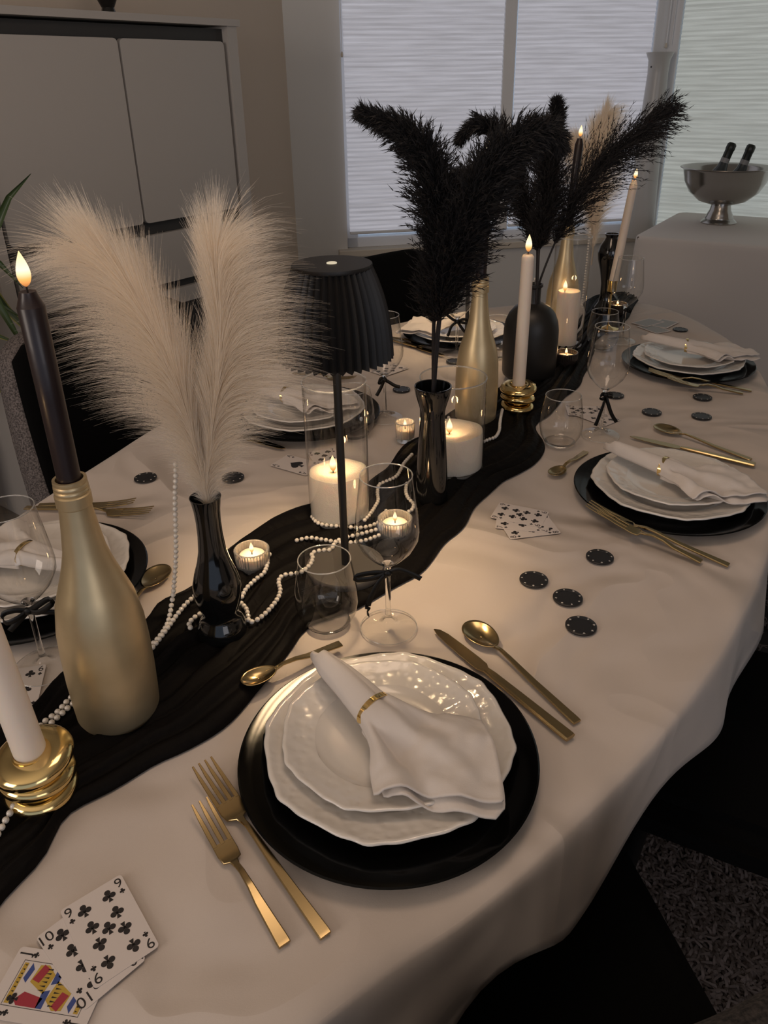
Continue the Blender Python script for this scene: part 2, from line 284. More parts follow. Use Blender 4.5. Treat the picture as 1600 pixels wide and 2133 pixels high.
DATA = json.loads(r'''{"runner_l":[[-0.507,0.627,0.753],[-0.485,0.657,0.753],[-0.461,0.691,0.753],[-0.433,0.728,0.753],[-0.414,0.792,0.753],[-0.346,0.874,0.753],[-0.335,0.934,0.753],[-0.294,0.972,0.753],[-0.254,1.081,0.753],[-0.202,1.164,0.753],[-0.139,1.207,0.753],[-0.071,1.236,0.753],[-0.0,1.359,0.753],[0.051,1.468,0.753],[0.088,1.515,0.753],[0.144,1.633,0.753],[0.231,1.717,0.753],[0.313,1.81,0.753],[0.422,2.008,0.753],[0.566,2.245,0.753],[0.652,2.453,0.753],[0.716,2.619,0.753],[0.831,2.677,0.753]],"runner_r":[[-0.401,0.397,0.753],[-0.384,0.429,0.753],[-0.367,0.477,0.753],[-0.342,0.517,0.753],[-0.332,0.567,0.753],[-0.272,0.625,0.753],[-0.226,0.656,0.753],[-0.181,0.721,0.753],[-0.132,0.805,0.753],[-0.109,0.877,0.753],[-0.039,0.917,0.753],[0.018,0.953,0.753],[0.073,1.034,0.753],[0.129,1.143,0.753],[0.204,1.271,0.753],[0.267,1.327,0.753],[0.329,1.432,0.753],[0.34,1.568,0.753],[0.452,1.737,0.753],[0.569,1.999,0.753],[0.626,2.169,0.753],[0.75,2.335,0.753],[0.868,2.589,0.753]],"chips":[[0.338,1.032,0.752],[0.223,0.974,0.752],[0.264,0.927,0.752],[0.268,0.862,0.752],[0.606,1.615,0.752],[0.752,1.699,0.752],[0.707,1.585,0.752],[0.891,2.242,0.752],[0.552,1.722,0.752],[-0.292,1.332,0.752],[-0.462,1.337,0.752],[0.046,1.787,0.752],[0.194,1.992,0.752]],"hang1":[[-0.268,0.896,1.0],[-0.27,0.896,0.984],[-0.276,0.896,0.946],[-0.281,0.896,0.902],[-0.287,0.896,0.856],[-0.296,0.896,0.809],[-0.302,0.896,0.785]],"p_a":[[-0.306,0.907,0.775],[-0.301,0.865,0.775],[-0.304,0.836,0.775],[-0.312,0.813,0.775],[-0.325,0.787,0.775],[-0.354,0.752,0.775],[-0.381,0.725,0.775],[-0.391,0.697,0.775],[-0.401,0.681,0.775],[-0.409,0.659,0.775],[-0.424,0.649,0.775],[-0.426,0.628,0.775],[-0.402,0.586,0.775],[-0.388,0.568,0.775],[-0.388,0.55,0.775],[-0.389,0.531,0.775]],"p_b":[[-0.277,0.922,0.775],[-0.286,0.902,0.775],[-0.293,0.876,0.775],[-0.298,0.852,0.775],[-0.307,0.815,0.775],[-0.32,0.778,0.775],[-0.347,0.739,0.775],[-0.374,0.715,0.775],[-0.386,0.692,0.775],[-0.393,0.675,0.775],[-0.392,0.659,0.775]],"p_c":[[-0.26,0.877,0.778],[-0.266,0.869,0.778],[-0.27,0.859,0.778],[-0.268,0.849,0.778],[-0.262,0.845,0.778]],"p_d":[[-0.206,0.9,0.778],[-0.197,0.887,0.778],[-0.192,0.871,0.778],[-0.188,0.858,0.778],[-0.178,0.862,0.778],[-0.166,0.881,0.778],[-0.156,0.908,0.778],[-0.154,0.929,0.778],[-0.159,0.953,0.778],[-0.154,0.967,0.778],[-0.14,0.971,0.778],[-0.127,0.976,0.778],[-0.116,0.994,0.778],[-0.113,1.012,0.778],[-0.115,1.026,0.778],[-0.102,1.034,0.778],[-0.086,1.036,0.778],[-0.081,1.055,0.778],[-0.068,1.069,0.778],[-0.041,1.08,0.778],[-0.014,1.094,0.778]],"p_e":[[-0.208,0.918,0.776],[-0.205,0.937,0.776],[-0.2,0.949,0.776],[-0.193,0.963,0.776],[-0.184,0.978,0.776],[-0.182,1.002,0.776],[-0.184,1.022,0.776],[-0.179,1.034,0.776]],"p_f":[[-0.143,1.068,0.776],[-0.123,1.075,0.776],[-0.099,1.068,0.776],[-0.079,1.061,0.776],[-0.06,1.058,0.776],[-0.033,1.064,0.776],[-0.01,1.079,0.776]],"p_g":[[-0.124,1.146,0.772],[-0.115,1.127,0.772],[-0.102,1.118,0.772],[-0.082,1.114,0.772],[-0.058,1.109,0.772],[-0.034,1.108,0.772],[-0.01,1.124,0.772],[-0.002,1.145,0.772],[0.002,1.161,0.772]],"p_h":[[0.055,1.382,0.772],[0.039,1.346,0.772],[0.032,1.32,0.772],[0.022,1.29,0.772],[0.004,1.271,0.772],[-0.01,1.257,0.772],[-0.013,1.226,0.772],[-0.012,1.199,0.772],[-0.018,1.174,0.772],[-0.028,1.146,0.772],[-0.038,1.125,0.772]],"p_i":[[0.041,1.26,0.772],[0.038,1.233,0.772],[0.041,1.206,0.772],[0.05,1.183,0.772],[0.046,1.163,0.772],[0.035,1.153,0.772]],"p_j":[[0.266,1.603,0.772],[0.258,1.568,0.772],[0.25,1.528,0.772],[0.243,1.49,0.772],[0.231,1.459,0.772],[0.215,1.446,0.772],[0.195,1.428,0.772],[0.177,1.399,0.772]],"p_k":[[0.143,1.565,0.772],[0.146,1.538,0.772],[0.142,1.508,0.772],[0.138,1.483,0.772],[0.141,1.458,0.772]],"hang2":[[0.633,2.392,1.023],[0.632,2.392,0.992],[0.632,2.392,0.934],[0.631,2.392,0.883],[0.63,2.392,0.831],[0.63,2.392,0.793]],"p_l":[[0.647,2.452,0.772],[0.637,2.384,0.772],[0.609,2.288,0.772],[0.587,2.219,0.772],[0.55,2.144,0.772],[0.521,2.101,0.772]],"hang3":[[0.378,1.896,0.993],[0.374,1.896,0.985],[0.372,1.896,0.971]],"fork_big":[[[-0.207,0.625],[-0.061,0.437]],[[0.346,1.155],[0.514,1.013]],[[0.658,1.818],[0.863,1.739]],[[-0.411,1.193],[-0.587,1.217]]],"fork_small":[[[-0.199,0.573],[-0.101,0.436]],[[0.357,1.127],[0.491,1.009]],[[0.682,1.758],[0.835,1.721]],[[-0.45,1.227],[-0.605,1.233]],[[-0.068,1.853],[-0.234,1.92]]],"knife":[[[0.065,0.857],[0.213,0.649]],[[0.517,1.479],[0.729,1.326]],[[-0.204,1.452],[-0.39,1.572]],[[0.17,2.033],[0.021,2.196]]],"spoon":[[[0.111,0.868],[0.229,0.67]],[[0.585,1.531],[0.736,1.344]],[[-0.347,1.025],[-0.389,0.852]],[[-0.251,1.494],[-0.426,1.589]],[[0.133,2.116],[0.007,2.226]]],"teaspoon":[[[-0.182,0.746],[-0.059,0.825]],[[0.317,1.305],[0.397,1.4]]],"cards":{"nine":[-0.2563,0.447,128.2],"ten":[-0.2671,0.4293,135.7],"jack":[-0.29,0.397,-9.2],"r9":[0.234,1.169,154.9],"r7":[0.235,1.146,168.2],"r8":[0.244,1.128,-169.7],"c1":[0.463,1.631,173.7],"c2":[0.477,1.596,126.7],"l6":[-0.468,0.755,102.9],"l5":[-0.481,0.726,93.9],"ace":[-0.174,1.383,147.7],"ace2":[-0.116,1.409,109.7],"s7":[0.012,1.959,150.5],"s8":[0.019,1.936,43.2],"f1":[0.82,2.323,33.9],"f2":[0.865,2.309,46.5],"f3":[0.818,2.261,114.3]},"white_a":[[-0.223,0.851,0.976],[-0.225,0.851,1.01],[-0.229,0.851,1.061],[-0.237,0.851,1.117],[-0.251,0.851,1.169],[-0.268,0.851,1.219],[-0.291,0.851,1.257],[-0.313,0.851,1.278]],"white_b":[[-0.221,0.851,0.976],[-0.213,0.851,1.019],[-0.201,0.851,1.079],[-0.186,0.851,1.145],[-0.181,0.851,1.201],[-0.18,0.851,1.25],[-0.173,0.851,1.285]],"black_a":[[0.085,1.217,0.979],[0.085,1.217,1.102],[0.097,1.217,1.185],[0.088,1.217,1.257],[0.079,1.217,1.312],[0.056,1.217,1.352],[0.023,1.217,1.377],[-0.018,1.217,1.395]],"black_b":[[0.083,1.197,0.987],[0.093,1.197,1.115],[0.112,1.197,1.189],[0.139,1.197,1.266],[0.168,1.197,1.322],[0.205,1.197,1.357],[0.242,1.197,1.369],[0.262,1.197,1.35]],"black_b2":[[0.104,1.267,1.128],[0.122,1.267,1.205],[0.157,1.267,1.292],[0.184,1.267,1.346],[0.165,1.267,1.372],[0.143,1.267,1.371],[0.127,1.267,1.358]],"black_c":[[0.373,1.84,0.984],[0.372,1.84,1.096],[0.383,1.84,1.182],[0.378,1.84,1.274],[0.367,1.84,1.314],[0.386,1.84,1.353],[0.388,1.84,1.386]],"black_c2":[[0.379,1.88,0.974],[0.372,1.88,1.089],[0.345,1.88,1.156],[0.321,1.88,1.22],[0.316,1.88,1.272],[0.338,1.88,1.312]],"black_d":[[0.377,1.85,0.982],[0.404,1.85,1.072],[0.432,1.85,1.137],[0.47,1.85,1.21],[0.518,1.85,1.271],[0.576,1.85,1.32],[0.628,1.85,1.365]],"white_c":[[0.671,2.48,0.987],[0.665,2.48,1.077],[0.658,2.48,1.174],[0.654,2.48,1.255],[0.67,2.48,1.327]],"white_d":[[0.676,2.5,0.983],[0.663,2.5,1.088],[0.638,2.5,1.173],[0.614,2.5,1.228],[0.58,2.5,1.255]],"leaves":[[[-1.063,2.0,0.948],[-0.94,2.0,1.156],[-0.893,2.0,1.206],[-0.843,2.0,1.248]],[[-1.032,2.0,1.07],[-0.968,2.0,1.033],[-0.946,2.0,0.996],[-0.923,2.0,0.97]],[[-1.004,1.9,0.996],[-0.943,1.9,0.953],[-0.923,1.9,0.885],[-0.899,1.9,0.815]],[[-1.142,2.1,0.924],[-1.03,2.1,0.898],[-0.986,2.1,0.861]],[[-1.067,1.9,0.888],[-0.961,1.9,0.874],[-0.912,1.9,0.85]],[[-0.955,1.7,0.901],[-0.898,1.7,0.819],[-0.864,1.7,0.77],[-0.823,1.7,0.708]],[[-1.149,2.2,0.981],[-1.101,2.2,0.898],[-1.059,2.2,0.841],[-1.027,2.2,0.798],[-0.963,2.2,0.764]]],"nap":{"up":[[-0.1096,0.0021],[-0.0971,0.0164],[-0.0597,0.0219],[-0.03,0.0222],[-0.0045,0.0212]],"lo":[[-0.1168,0.0063],[-0.0883,-0.0047],[-0.0486,-0.0112],[-0.0174,-0.0179],[0.0045,-0.0226]],"E":[[0.0788,-0.0782],[0.1025,-0.0524],[0.1333,-0.0294],[0.1614,-0.0106],[0.1781,0.0051],[0.1616,0.024],[0.1273,0.0561],[0.0916,0.0783]],"E2":[[0.0829,-0.0682],[0.1118,-0.0558],[0.1398,-0.0371],[0.1671,-0.019],[0.1797,-0.009],[0.1788,0.0073],[0.1616,0.0268],[0.1073,0.0728]]},"bowl":[1.663,3.918,0.78,1.037],"cstick":[0.727,2.403,0.762]}''')
FU = Vector((0.4711, 0.8821, 0)); FV = Vector((0.8821, -0.4711, 0))     # table axes: along, towards the right-hand diners
TC = FU * 1.297 + FV * (-0.6)
def tuv(u, v, z=0.0): p = TC + FU * u + FV * v; return Vector((p.x, p.y, z))

# ------------------------------------------------------------------ room shell
def struct(name, me, m, smooth=False, **k): o = obj(name, me, m, smooth=smooth, **k); o['kind'] = 'structure'; return o
W1A = Vector((-0.4271, 4.0968, 0)); W1B = Vector((1.47, 4.4295, 0)); d1 = (W1B - W1A).normalized(); n1 = Vector((d1.y, -d1.x, 0))   # n1 faces the room
d2 = Vector((0.835, -0.55, 0)).normalized(); n2 = Vector((-0.55, -0.835, 0)).normalized(); W2A = W1B.copy(); W2B = W2A + d2 * 3.2
dL = Vector((-0.6, -0.8, 0)); nL = Vector((0.8, -0.6, 0)); L1 = W1A + dL * 1.62           # taupe wall behind the cabinet
dR = Vector((-0.88, 0.51, 0)).normalized(); L2 = L1 + dR * 2.2                      # return of the left wall
CEIL = 2.55
def wall_seg(name, a, b, z0, z1, m, th=0.12, out=None):
    """box wall from a to b; 'out' is the direction away from the room"""
    d = (b - a); out = out.normalized() * th; vs = []
    for z in (z0, z1):
        for p in (a, b, b + out, a + out): vs.append((p.x, p.y, z))
    me = me_from(vs, [(0, 3, 2, 1), (4, 5, 6, 7), (0, 1, 5, 4), (1, 2, 6, 5), (2, 3, 7, 6), (3, 0, 4, 7)])
    return struct(name, me, m)
def flat(name, z, m, up=True):
    vs = [(-4.2, -3.6, z), (4.6, -3.6, z), (4.6, 5.2, z), (-4.2, 5.2, z)]
    return me_from(vs, [(0, 1, 2, 3)] if up else [(3, 2, 1, 0)])
# floor as planks
struct('floor', flat('floor', -0.012, M_floor), M_floor)
floor_o = bpy.data.objects['floor']
pl_me = obj('plank', box(0, 0, -0.006, 1.6, 0.186, 0.012, 0.0015), M_floor, floor_o, smooth=False)
pl_me.location = (-3.4, 1.2, 0.0); pm = pl_me.data
for i in range(26):
    for j in range(5):
        if i == 0 and j == 0: continue
        c = bpy.data.objects.new('plank', pm); C.objects.link(c); c.parent = floor_o
        c.location = (-3.4 + j * 1.605 + (i % 3) * 0.53, 0.0 + i * 0.188, 0.0)
pl_me.location = (-3.4, 0, 0)
struct('ceiling', flat('ceiling', CEIL, M_wall2, False), mat('ceiling_white', (0.6, 0.57, 0.53), 0.9))
SILL = 0.645; HEAD = 2.32
wall_seg('wall_left', L1, W1A, 0, CEIL, M_wall, out=-nL)
wall_seg('wall_left_return', L1 + nL * 0.0, L2, 0, CEIL, M_wall, out=Vector((0.51, 0.88, 0)))
J1 = W1A + d1 * 0.262                                    # left jamb of window 1
wall_seg('wall_back', W1A, J1, 0, CEIL, M_wall2, out=-n1)
wall_seg('wall_back_under_window', J1, W1B, 0, SILL - 0.03, M_wall2, out=-n1)
wall_seg('wall_back_over_window', J1, W1B, HEAD, CEIL, M_wall2, out=-n1)
wall_seg('wall_right', W2A + d2 * 0.02, W2B, 0, SILL - 0.03, M_wall2, out=-n2)
wall_seg('wall_right_over_window', W2A + d2 * 0.02, W2B, HEAD, CEIL, M_wall2, out=-n2)
wall_seg('wall_right_side', W2B, W2B + Vector((-1.2, -5.4, 0)), 0, CEIL, M_wall, out=Vector((1, -0.2, 0)))
wall_seg('wall_far_left', L2, L2 + Vector((0, -7.5, 0)), 0, CEIL, M_wall, out=Vector((-1, 0, 0)))
def slab_along(name, a, b, z0, z1, nrm, d0, d1_, m, parent=None, smooth=False, kind=None):
    vs = []
    for z in (z0, z1):
        for p in (a + nrm * d0, b + nrm * d0, b + nrm * d1_, a + nrm * d1_): vs.append((p.x, p.y, z))
    me = me_from(vs, [(0, 1, 2, 3), (7, 6, 5, 4), (4, 5, 1, 0), (5, 6, 2, 1), (6, 7, 3, 2), (7, 4, 0, 3)])
    bm = bmesh.new(); bm.from_mesh(me); bmesh.ops.recalc_face_normals(bm, faces=bm.faces[:])
    bmesh.ops.bevel(bm, geom=bm.edges[:], offset=min(0.004, abs(z1 - z0) * .2), segments=1, affect='EDGES')
    return obj(name, bm, m, parent, smooth=smooth, kind=kind)
slab_along('trim_1', J1 - d1 * 0.05, W1B, SILL - 0.035, SILL, n1, 0.05, -0.12, M_sill, kind='structure')
slab_along('trim_2', W2A, W2B, SILL - 0.035, SILL, n2, 0.05, -0.12, M_sill, kind='structure')
slab_along('baseboard_left', L1, W1A, 0, 0.08, nL, 0.0, 0.014, M_frame, kind='structure')
slab_along('baseboard_back', W1A, W1B, 0, 0.08, n1, 0.0, 0.014, M_frame, kind='structure')

# window frames with glass panes
M_pane = glass_thin('window_pane_glass', (0.92, 0.94, 0.95))
def window(name, a, b, nrm, mull):
    root = thing(name, None, None); root['kind'] = 'structure'
    d = (b - a).normalized(); L = (b - a).length
    slab_along('frame_rail', a, b, SILL, SILL + 0.055, nrm, -0.02, -0.075, M_frame, root)
    slab_along('frame_rail', a, b, HEAD - 0.05, HEAD, nrm, -0.02, -0.075, M_frame, root)
    xs = [0] + mull + [L]
    for x in xs:
        x0 = min(max(x - 0.03, 0), L - 0.06)
        slab_along('frame_stile', a + d * x0, a + d * (x0 + 0.06), SILL, HEAD, nrm, -0.02, -0.075, M_frame, root)
    for x0, x1 in zip(xs, xs[1:]):
        slab_along('pane', a + d * (x0 + 0.03), a + d * (x1 - 0.03), SILL + 0.04, HEAD - 0.04, nrm, -0.045, -0.05, M_pane, root)
    return root
window('window_1', J1, W1B, n1, [0.83])
window('window_2', W2A + d2 * 0.03, W2B, n2, [1.05, 2.1])

# pleated backlit blinds
def blind_mat(name, c_hi, c_lo, s):  # daylight through the fabric is put into the emission, varied by facet tilt
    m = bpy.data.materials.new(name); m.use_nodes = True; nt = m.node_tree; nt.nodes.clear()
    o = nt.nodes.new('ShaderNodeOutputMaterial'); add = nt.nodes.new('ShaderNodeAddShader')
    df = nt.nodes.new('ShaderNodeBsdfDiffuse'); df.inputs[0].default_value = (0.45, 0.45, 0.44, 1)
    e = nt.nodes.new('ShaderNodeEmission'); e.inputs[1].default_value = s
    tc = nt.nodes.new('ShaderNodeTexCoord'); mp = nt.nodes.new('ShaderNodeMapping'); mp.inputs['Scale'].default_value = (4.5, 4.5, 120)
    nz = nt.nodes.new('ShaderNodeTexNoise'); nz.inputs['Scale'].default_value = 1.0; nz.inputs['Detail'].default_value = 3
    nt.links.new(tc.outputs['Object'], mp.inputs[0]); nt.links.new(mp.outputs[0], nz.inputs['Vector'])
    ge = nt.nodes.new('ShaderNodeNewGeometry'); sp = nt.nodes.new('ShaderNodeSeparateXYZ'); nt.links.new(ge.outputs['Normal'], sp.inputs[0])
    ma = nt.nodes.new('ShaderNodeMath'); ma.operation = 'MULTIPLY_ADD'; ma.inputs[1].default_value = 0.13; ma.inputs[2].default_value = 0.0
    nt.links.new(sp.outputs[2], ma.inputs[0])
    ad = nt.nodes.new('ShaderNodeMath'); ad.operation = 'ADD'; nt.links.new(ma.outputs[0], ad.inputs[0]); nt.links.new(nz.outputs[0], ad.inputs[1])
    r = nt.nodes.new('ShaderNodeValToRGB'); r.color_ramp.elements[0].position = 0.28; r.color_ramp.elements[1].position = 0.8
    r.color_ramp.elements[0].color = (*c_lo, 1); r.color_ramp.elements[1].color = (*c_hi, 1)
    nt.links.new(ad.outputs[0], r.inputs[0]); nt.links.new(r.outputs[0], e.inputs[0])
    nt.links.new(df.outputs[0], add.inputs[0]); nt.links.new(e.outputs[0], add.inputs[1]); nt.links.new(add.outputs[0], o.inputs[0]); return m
def blind(label, a, b, nrm, z0, z1, m, pitch=0.022):
    root = thing('pleated_blind', label, 'blind', (0, 0, 0), 0)
    n = int((z1 - z0) / pitch) * 2; vs = []; fs = []; NX = 10
    for i in range(n + 1):
        z = z0 + (z1 - z0) * i / n; off = 0.008 if i % 2 else 0.001
        for k in range(NX + 1):
            p = a.lerp(b, k / NX) + nrm * (off + 0.012); vs.append((p.x, p.y, z + 0.0012 * noise.noise((p.x * 3, i * 0.7, 1.0))))
    for i in range(n):
        for k in range(NX):
            q = i * (NX + 1) + k; fs.append((q, q + 1, q + NX + 2, q + NX + 1))
    me = me_from(vs, fs); obj('pleated_fabric', me, m, root, smooth=False)
    slab_along('bottom_rail', a, b, z0 - 0.014, z0, nrm, 0.008, 0.026, M_frame, root)
    slab_along('head_rail', a, b, z1, z1 + 0.025, nrm, 0.002, 0.03, M_frame, root)
    return root
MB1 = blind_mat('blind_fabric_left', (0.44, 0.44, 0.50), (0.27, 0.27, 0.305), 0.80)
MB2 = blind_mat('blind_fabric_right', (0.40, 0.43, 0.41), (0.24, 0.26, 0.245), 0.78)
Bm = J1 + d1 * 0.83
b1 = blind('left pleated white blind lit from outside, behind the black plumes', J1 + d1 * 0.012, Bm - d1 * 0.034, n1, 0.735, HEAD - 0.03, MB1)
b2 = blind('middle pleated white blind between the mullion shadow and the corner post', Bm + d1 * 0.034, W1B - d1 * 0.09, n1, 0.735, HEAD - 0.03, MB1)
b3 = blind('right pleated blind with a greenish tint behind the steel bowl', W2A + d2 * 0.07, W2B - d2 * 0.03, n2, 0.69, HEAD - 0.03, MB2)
M_mullshadow = mat('mullion_shadow_grey', (0.80, 0.80, 0.80), 0.6)
# grey strip between the two blinds, standing in for the mullion's shadow
slab_along('mullion_shadow_strip', Bm - d1 * 0.032, Bm + d1 * 0.032, SILL + .06, HEAD, n1, 0.0, 0.016, M_mullshadow, kind='structure')
slab_along('trim_4', W1B - d1 * 0.085, W1B, SILL, HEAD, n1, 0.0, 0.03, M_frame, kind='structure')
slab_along('trim_5', W2A, W2A + d2 * 0.065, SILL, HEAD, n2, 0.0, 0.03, M_frame, kind='structure')
# blind pull cord with its weight
pc = thing('pull_cord', 'thin beaded pull cord hanging at the left edge of the left blind', 'cord', tuple((J1 + n1 * 0.045)[:2]) + (1.55,))
obj('cord', tube([(0, 0, 0.0), (0, 0, 0.77)], 0.0016, 6), M_frame, pc); obj('weight', lathe([(0, -0.012), (0.005, -0.01), (0.006, 0), (0.003, 0.012), (0, 0.013)], 12), M_sill, pc)
pc2 = thing('pull_cord', 'pair of pull cords hanging above the tall flared white vase', 'cord', tuple((W1B - d1 * 0.03 + n1 * 0.05)[:2]) + (1.57,))
obj('cord', tube([(0, 0, 0.0), (0, 0, 0.74)], 0.003, 6), M_frame, pc2); obj('cord', tube([(0.025, 0, 0.0), (0.025, 0, 0.74)], 0.003, 6), M_frame, pc2)
obj('weight', lathe([(0, -0.012), (0.006, -0.01), (0.007, 0), (0.003, 0.012), (0, 0.013)], 12), M_sill, pc2)
# tall flared white vase on the sill in the corner
tv = thing('floor_vase', 'tall slim white vase with a flared rim standing in the window corner', 'vase', tuple((W1B - d1 * 0.075 + n1 * 0.085)[:2]) + (SILL - 0.0,))
obj('vase_body', lathe([(0, 0), (0.075, 0), (0.078, 0.02), (0.066, 0.35), (0.056, 0.65), (0.050, 0.80), (0.053, 0.86), (0.068, 0.895), (0.064, 0.895), (0.048, 0.86), (0.045, 0.8), (0.05, 0.6), (0, 0.55)], 48), mat('white_ceramic', (0.50, 0.50, 0.49), 0.3), tv)
obj('maker_mark', lathe([(0, 0), (0.004, 0), (0.004, 0.002), (0, 0.002)], 12), M_ink, tv, loc=(-0.045, -0.026, 0.83), rot=(R(90), 0, R(-60)))

# ------------------------------------------------------------------ cabinet
CK = 2.35
def cabp(s, out=0.0):      # point on the cabinet front plane: s metres along from its right end towards the left
    base = Vector((-0.477 * 1.068, 3.03 * 1.068, 0)); return base + dL * s + nL * out
cab = thing('highboard_cabinet', 'tall white highboard cabinet with charcoal gaps between doors and drawers', 'cabinet', tuple(cabp(0.53)))
cab_inv = Matrix.Translation(-cabp(0.53))
def cslab(name, s0, s1, z0, z1, d0, d1_, m, bev=0.003, round_=0.0):
    """a slab on the cabinet front, bevelled; round_ rounds the corners in the front plane"""
    w_ = (s1 - s0); h = z1 - z0; pts = []
    r = round_ if round_ else 0.002
    for (cx, cz, a0) in ((s1 - r, z1 - r, 0), (s0 + r, z1 - r, 90), (s0 + r, z0 + r, 180), (s1 - r, z0 + r, 270)):
        for k in range(5):
            a = R(a0 + 90 * k / 4); pts.append((cx + r * math.cos(a), cz + r * math.sin(a)))
    vs = []; n = len(pts)
    for dd in (d0, d1_):
        for s, z in pts:
            p = cabp(s, dd) - cabp(0.53); vs.append((p.x, p.y, z))
    fs = [tuple(range(n)), tuple(range(2 * n - 1, n - 1, -1))] + [(i, i + n, (i + 1) % n + n, (i + 1) % n) for i in range(n)]
    bm = bmesh.new(); bm.from_mesh(me_from(vs, fs)); bmesh.ops.recalc_face_normals(bm, faces=bm.faces[:])
    return obj(name, bm, m, cab, smooth=False)
zk = lambda z: 1.436 + (z - 1.436) * 1.068
CW = 1.085; TOPZ = zk(1.632)
cslab('carcass', 0.03, CW - 0.03, 0.05, TOPZ - 0.03, -0.43, -0.03, M_cabdark)
cslab('side_panel', 0, 0.045, 0.0, TOPZ - 0.022, -0.44, 0.0, M_cab); cslab('side_panel', CW - 0.045, CW, 0, TOPZ - 0.022, -0.44, 0.0, M_cab)
cslab('top_panel', -0.012, CW + 0.012, TOPZ - 0.022, TOPZ, -0.44, 0.008, M_cab)
zt = zk(1.565); zm1 = zk(1.024); zm0 = zk(0.984); zb1 = zk(0.818); zb0 = zk(0.80); ze = zk(0.737)
for s0, s1, nm in ((0.062, 0.512, 'door'), (0.522, CW - 0.062, 'door')):
    cslab('door', s0, s1, zm1, zt, -0.028, -0.008, M_cab, round_=0.015)
    cslab('drawer_front', s0, s1, zb1, zm0, -0.028, -0.008, M_cab, round_=0.015)
    cslab('drawer_front', s0, s1, ze, zb0 - 0.01, -0.028, -0.008, M_cab, round_=0.012)
dv = thing('dark_vase', 'small dark vase foot on top of the white cabinet', 'vase', tuple(cabp(0.47, -0.1)[:2]) + (TOPZ,))
obj('vase_body', lathe([(0, 0), (0.02, 0), (0.024, 0.004), (0.02, 0.02), (0.045, 0.07), (0.05, 0.12), (0.03, 0.19), (0.018, 0.22), (0.022, 0.24)], 32), M_blackglass, dv)

# ------------------------------------------------------------------ rug
RUGC = tuv(-0.12, 0.10)
def rugp(x, y, z=0): p = RUGC + FU * x + FV * y; return Vector((p.x, p.y, z))
rug = thing('shaggy_rug', 'dark brown shaggy rug under the dining table', 'rug', tuple(RUGC))
bm = bmesh.new(); add_box(bm, 0, 0, 0.006, 3.4, 2.1, 0.012, 0.004)
ro = obj('rug_backing', bm, M_rug, rug, rot=(0, 0, math.atan2(FU.y, FU.x)))
vs = []; fs = []
rnd = random.Random(3)
for i in range(46000):
    if i < 26000: p = Vector((rnd.uniform(0.35, 1.15), rnd.uniform(0.6, 1.35), 0.012))
    else: p = rugp(rnd.uniform(-1.69, 1.69), rnd.uniform(-1.04, 1.04), 0.012)
    q = p - RUGC
    if abs(q.dot(FU)) > 1.69 or abs(q.dot(FV)) > 1.04: continue
    a = rnd.uniform(0, 2 * PI); l = rnd.uniform(0.018, 0.034); wd = 0.0026
    dr = Vector((math.cos(a), math.sin(a), 0)); sd = Vector((-dr.y, dr.x, 0)) * wd
    b = len(vs); q.z = 0.010
    m1 = q + dr * l * .35 + Vector((0, 0, l * .7)); m2 = q + dr * l * .95 + Vector((0, 0, l * .55 + rnd.uniform(-.006, .004)))
    vs += [q - sd, q + sd, m1 + sd, m1 - sd, m2 + sd * .6, m2 - sd * .6]; fs += [(b, b + 1, b + 2, b + 3), (b + 3, b + 2, b + 4, b + 5)]
obj('shag_pile', me_from(vs, fs), M_shag, rug, kind='stuff', smooth='all')

# ------------------------------------------------------------------ table + cloth
UVO = [(-.93, .40), (-.869, .437), (-.801, .469), (-.704, .508), (-.614, .541), (-.517, .569), (-.397, .598), (-.271, .62), (-.096, .64), (.2, .645), (.45, .632), (.652, .60), (.80, .568),
       (.95, .52), (1.07, .465), (1.17, .40), (1.26, .335), (1.33, .26), (1.377, .17), (1.385, .06), (1.33, -.06), (1.21, -.18), (1.09, -.31), (.87, -.45), (.62, -.56), (.39, -.60), (.15, -.602), (-.1, -.597), (-.34, -.57),
       (-.58, -.535), (-.8, -.48), (-1.0, -.39), (-1.15, -.28), (-1.26, -.13), (-1.3, .02), (-1.26, .15), (-1.17, .26), (-1.05, .34)]
outl = catmull([(u, v, 0) for u, v in UVO], 10, True); outl = resample(outl + [outl[0]], count=361)[:360]
NO = len(outl); outw = [tuv(p.x, p.y) for p in outl]
onorm = []
for i in range(NO):
    t = (outw[(i + 2) % NO] - outw[i - 2]).normalized(); n = Vector((t.y, -t.x, 0))
    if n.dot(outw[i] - TC) < 0: n = -n
    onorm.append(n)
tb = thing('dining_table', 'long oval dining table hidden under a white tablecloth', 'table', tuple(TC))
def outline_prism(scale, z0, z1):
    vs = []; step = 4; idx = range(0, NO, step); n = len(list(idx))
    for z in (z0, z1):
        for i in idx: p = (outw[i] - TC) * scale; vs.append((p.x, p.y, z))
    return me_from(vs, [tuple(range(n - 1, -1, -1)), tuple(range(n, 2 * n))] + [(i, (i + 1) % n, (i + 1) % n + n, i + n) for i in range(n)])
M_wood = mottle(mat('dark_table_wood', (0.05, 0.035, 0.025), 0.4), (0.04, 0.028, 0.02), (0.07, 0.05, 0.035), 20)
obj('tabletop', outline_prism(0.985, 0.715, 0.7455), M_wood, tb, smooth=False)
for u, v in ((-0.85, -0.28), (-0.85, 0.28), (0.95, -0.2), (0.95, 0.2)):
    p = FU * u + FV * v; obj('leg', lathe([(0, 0.012), (0.022, 0.012), (0.035, 0.69), (0.035, 0.716), (0, 0.716)], 20), M_wood, tb, loc=(p.x, p.y, 0))
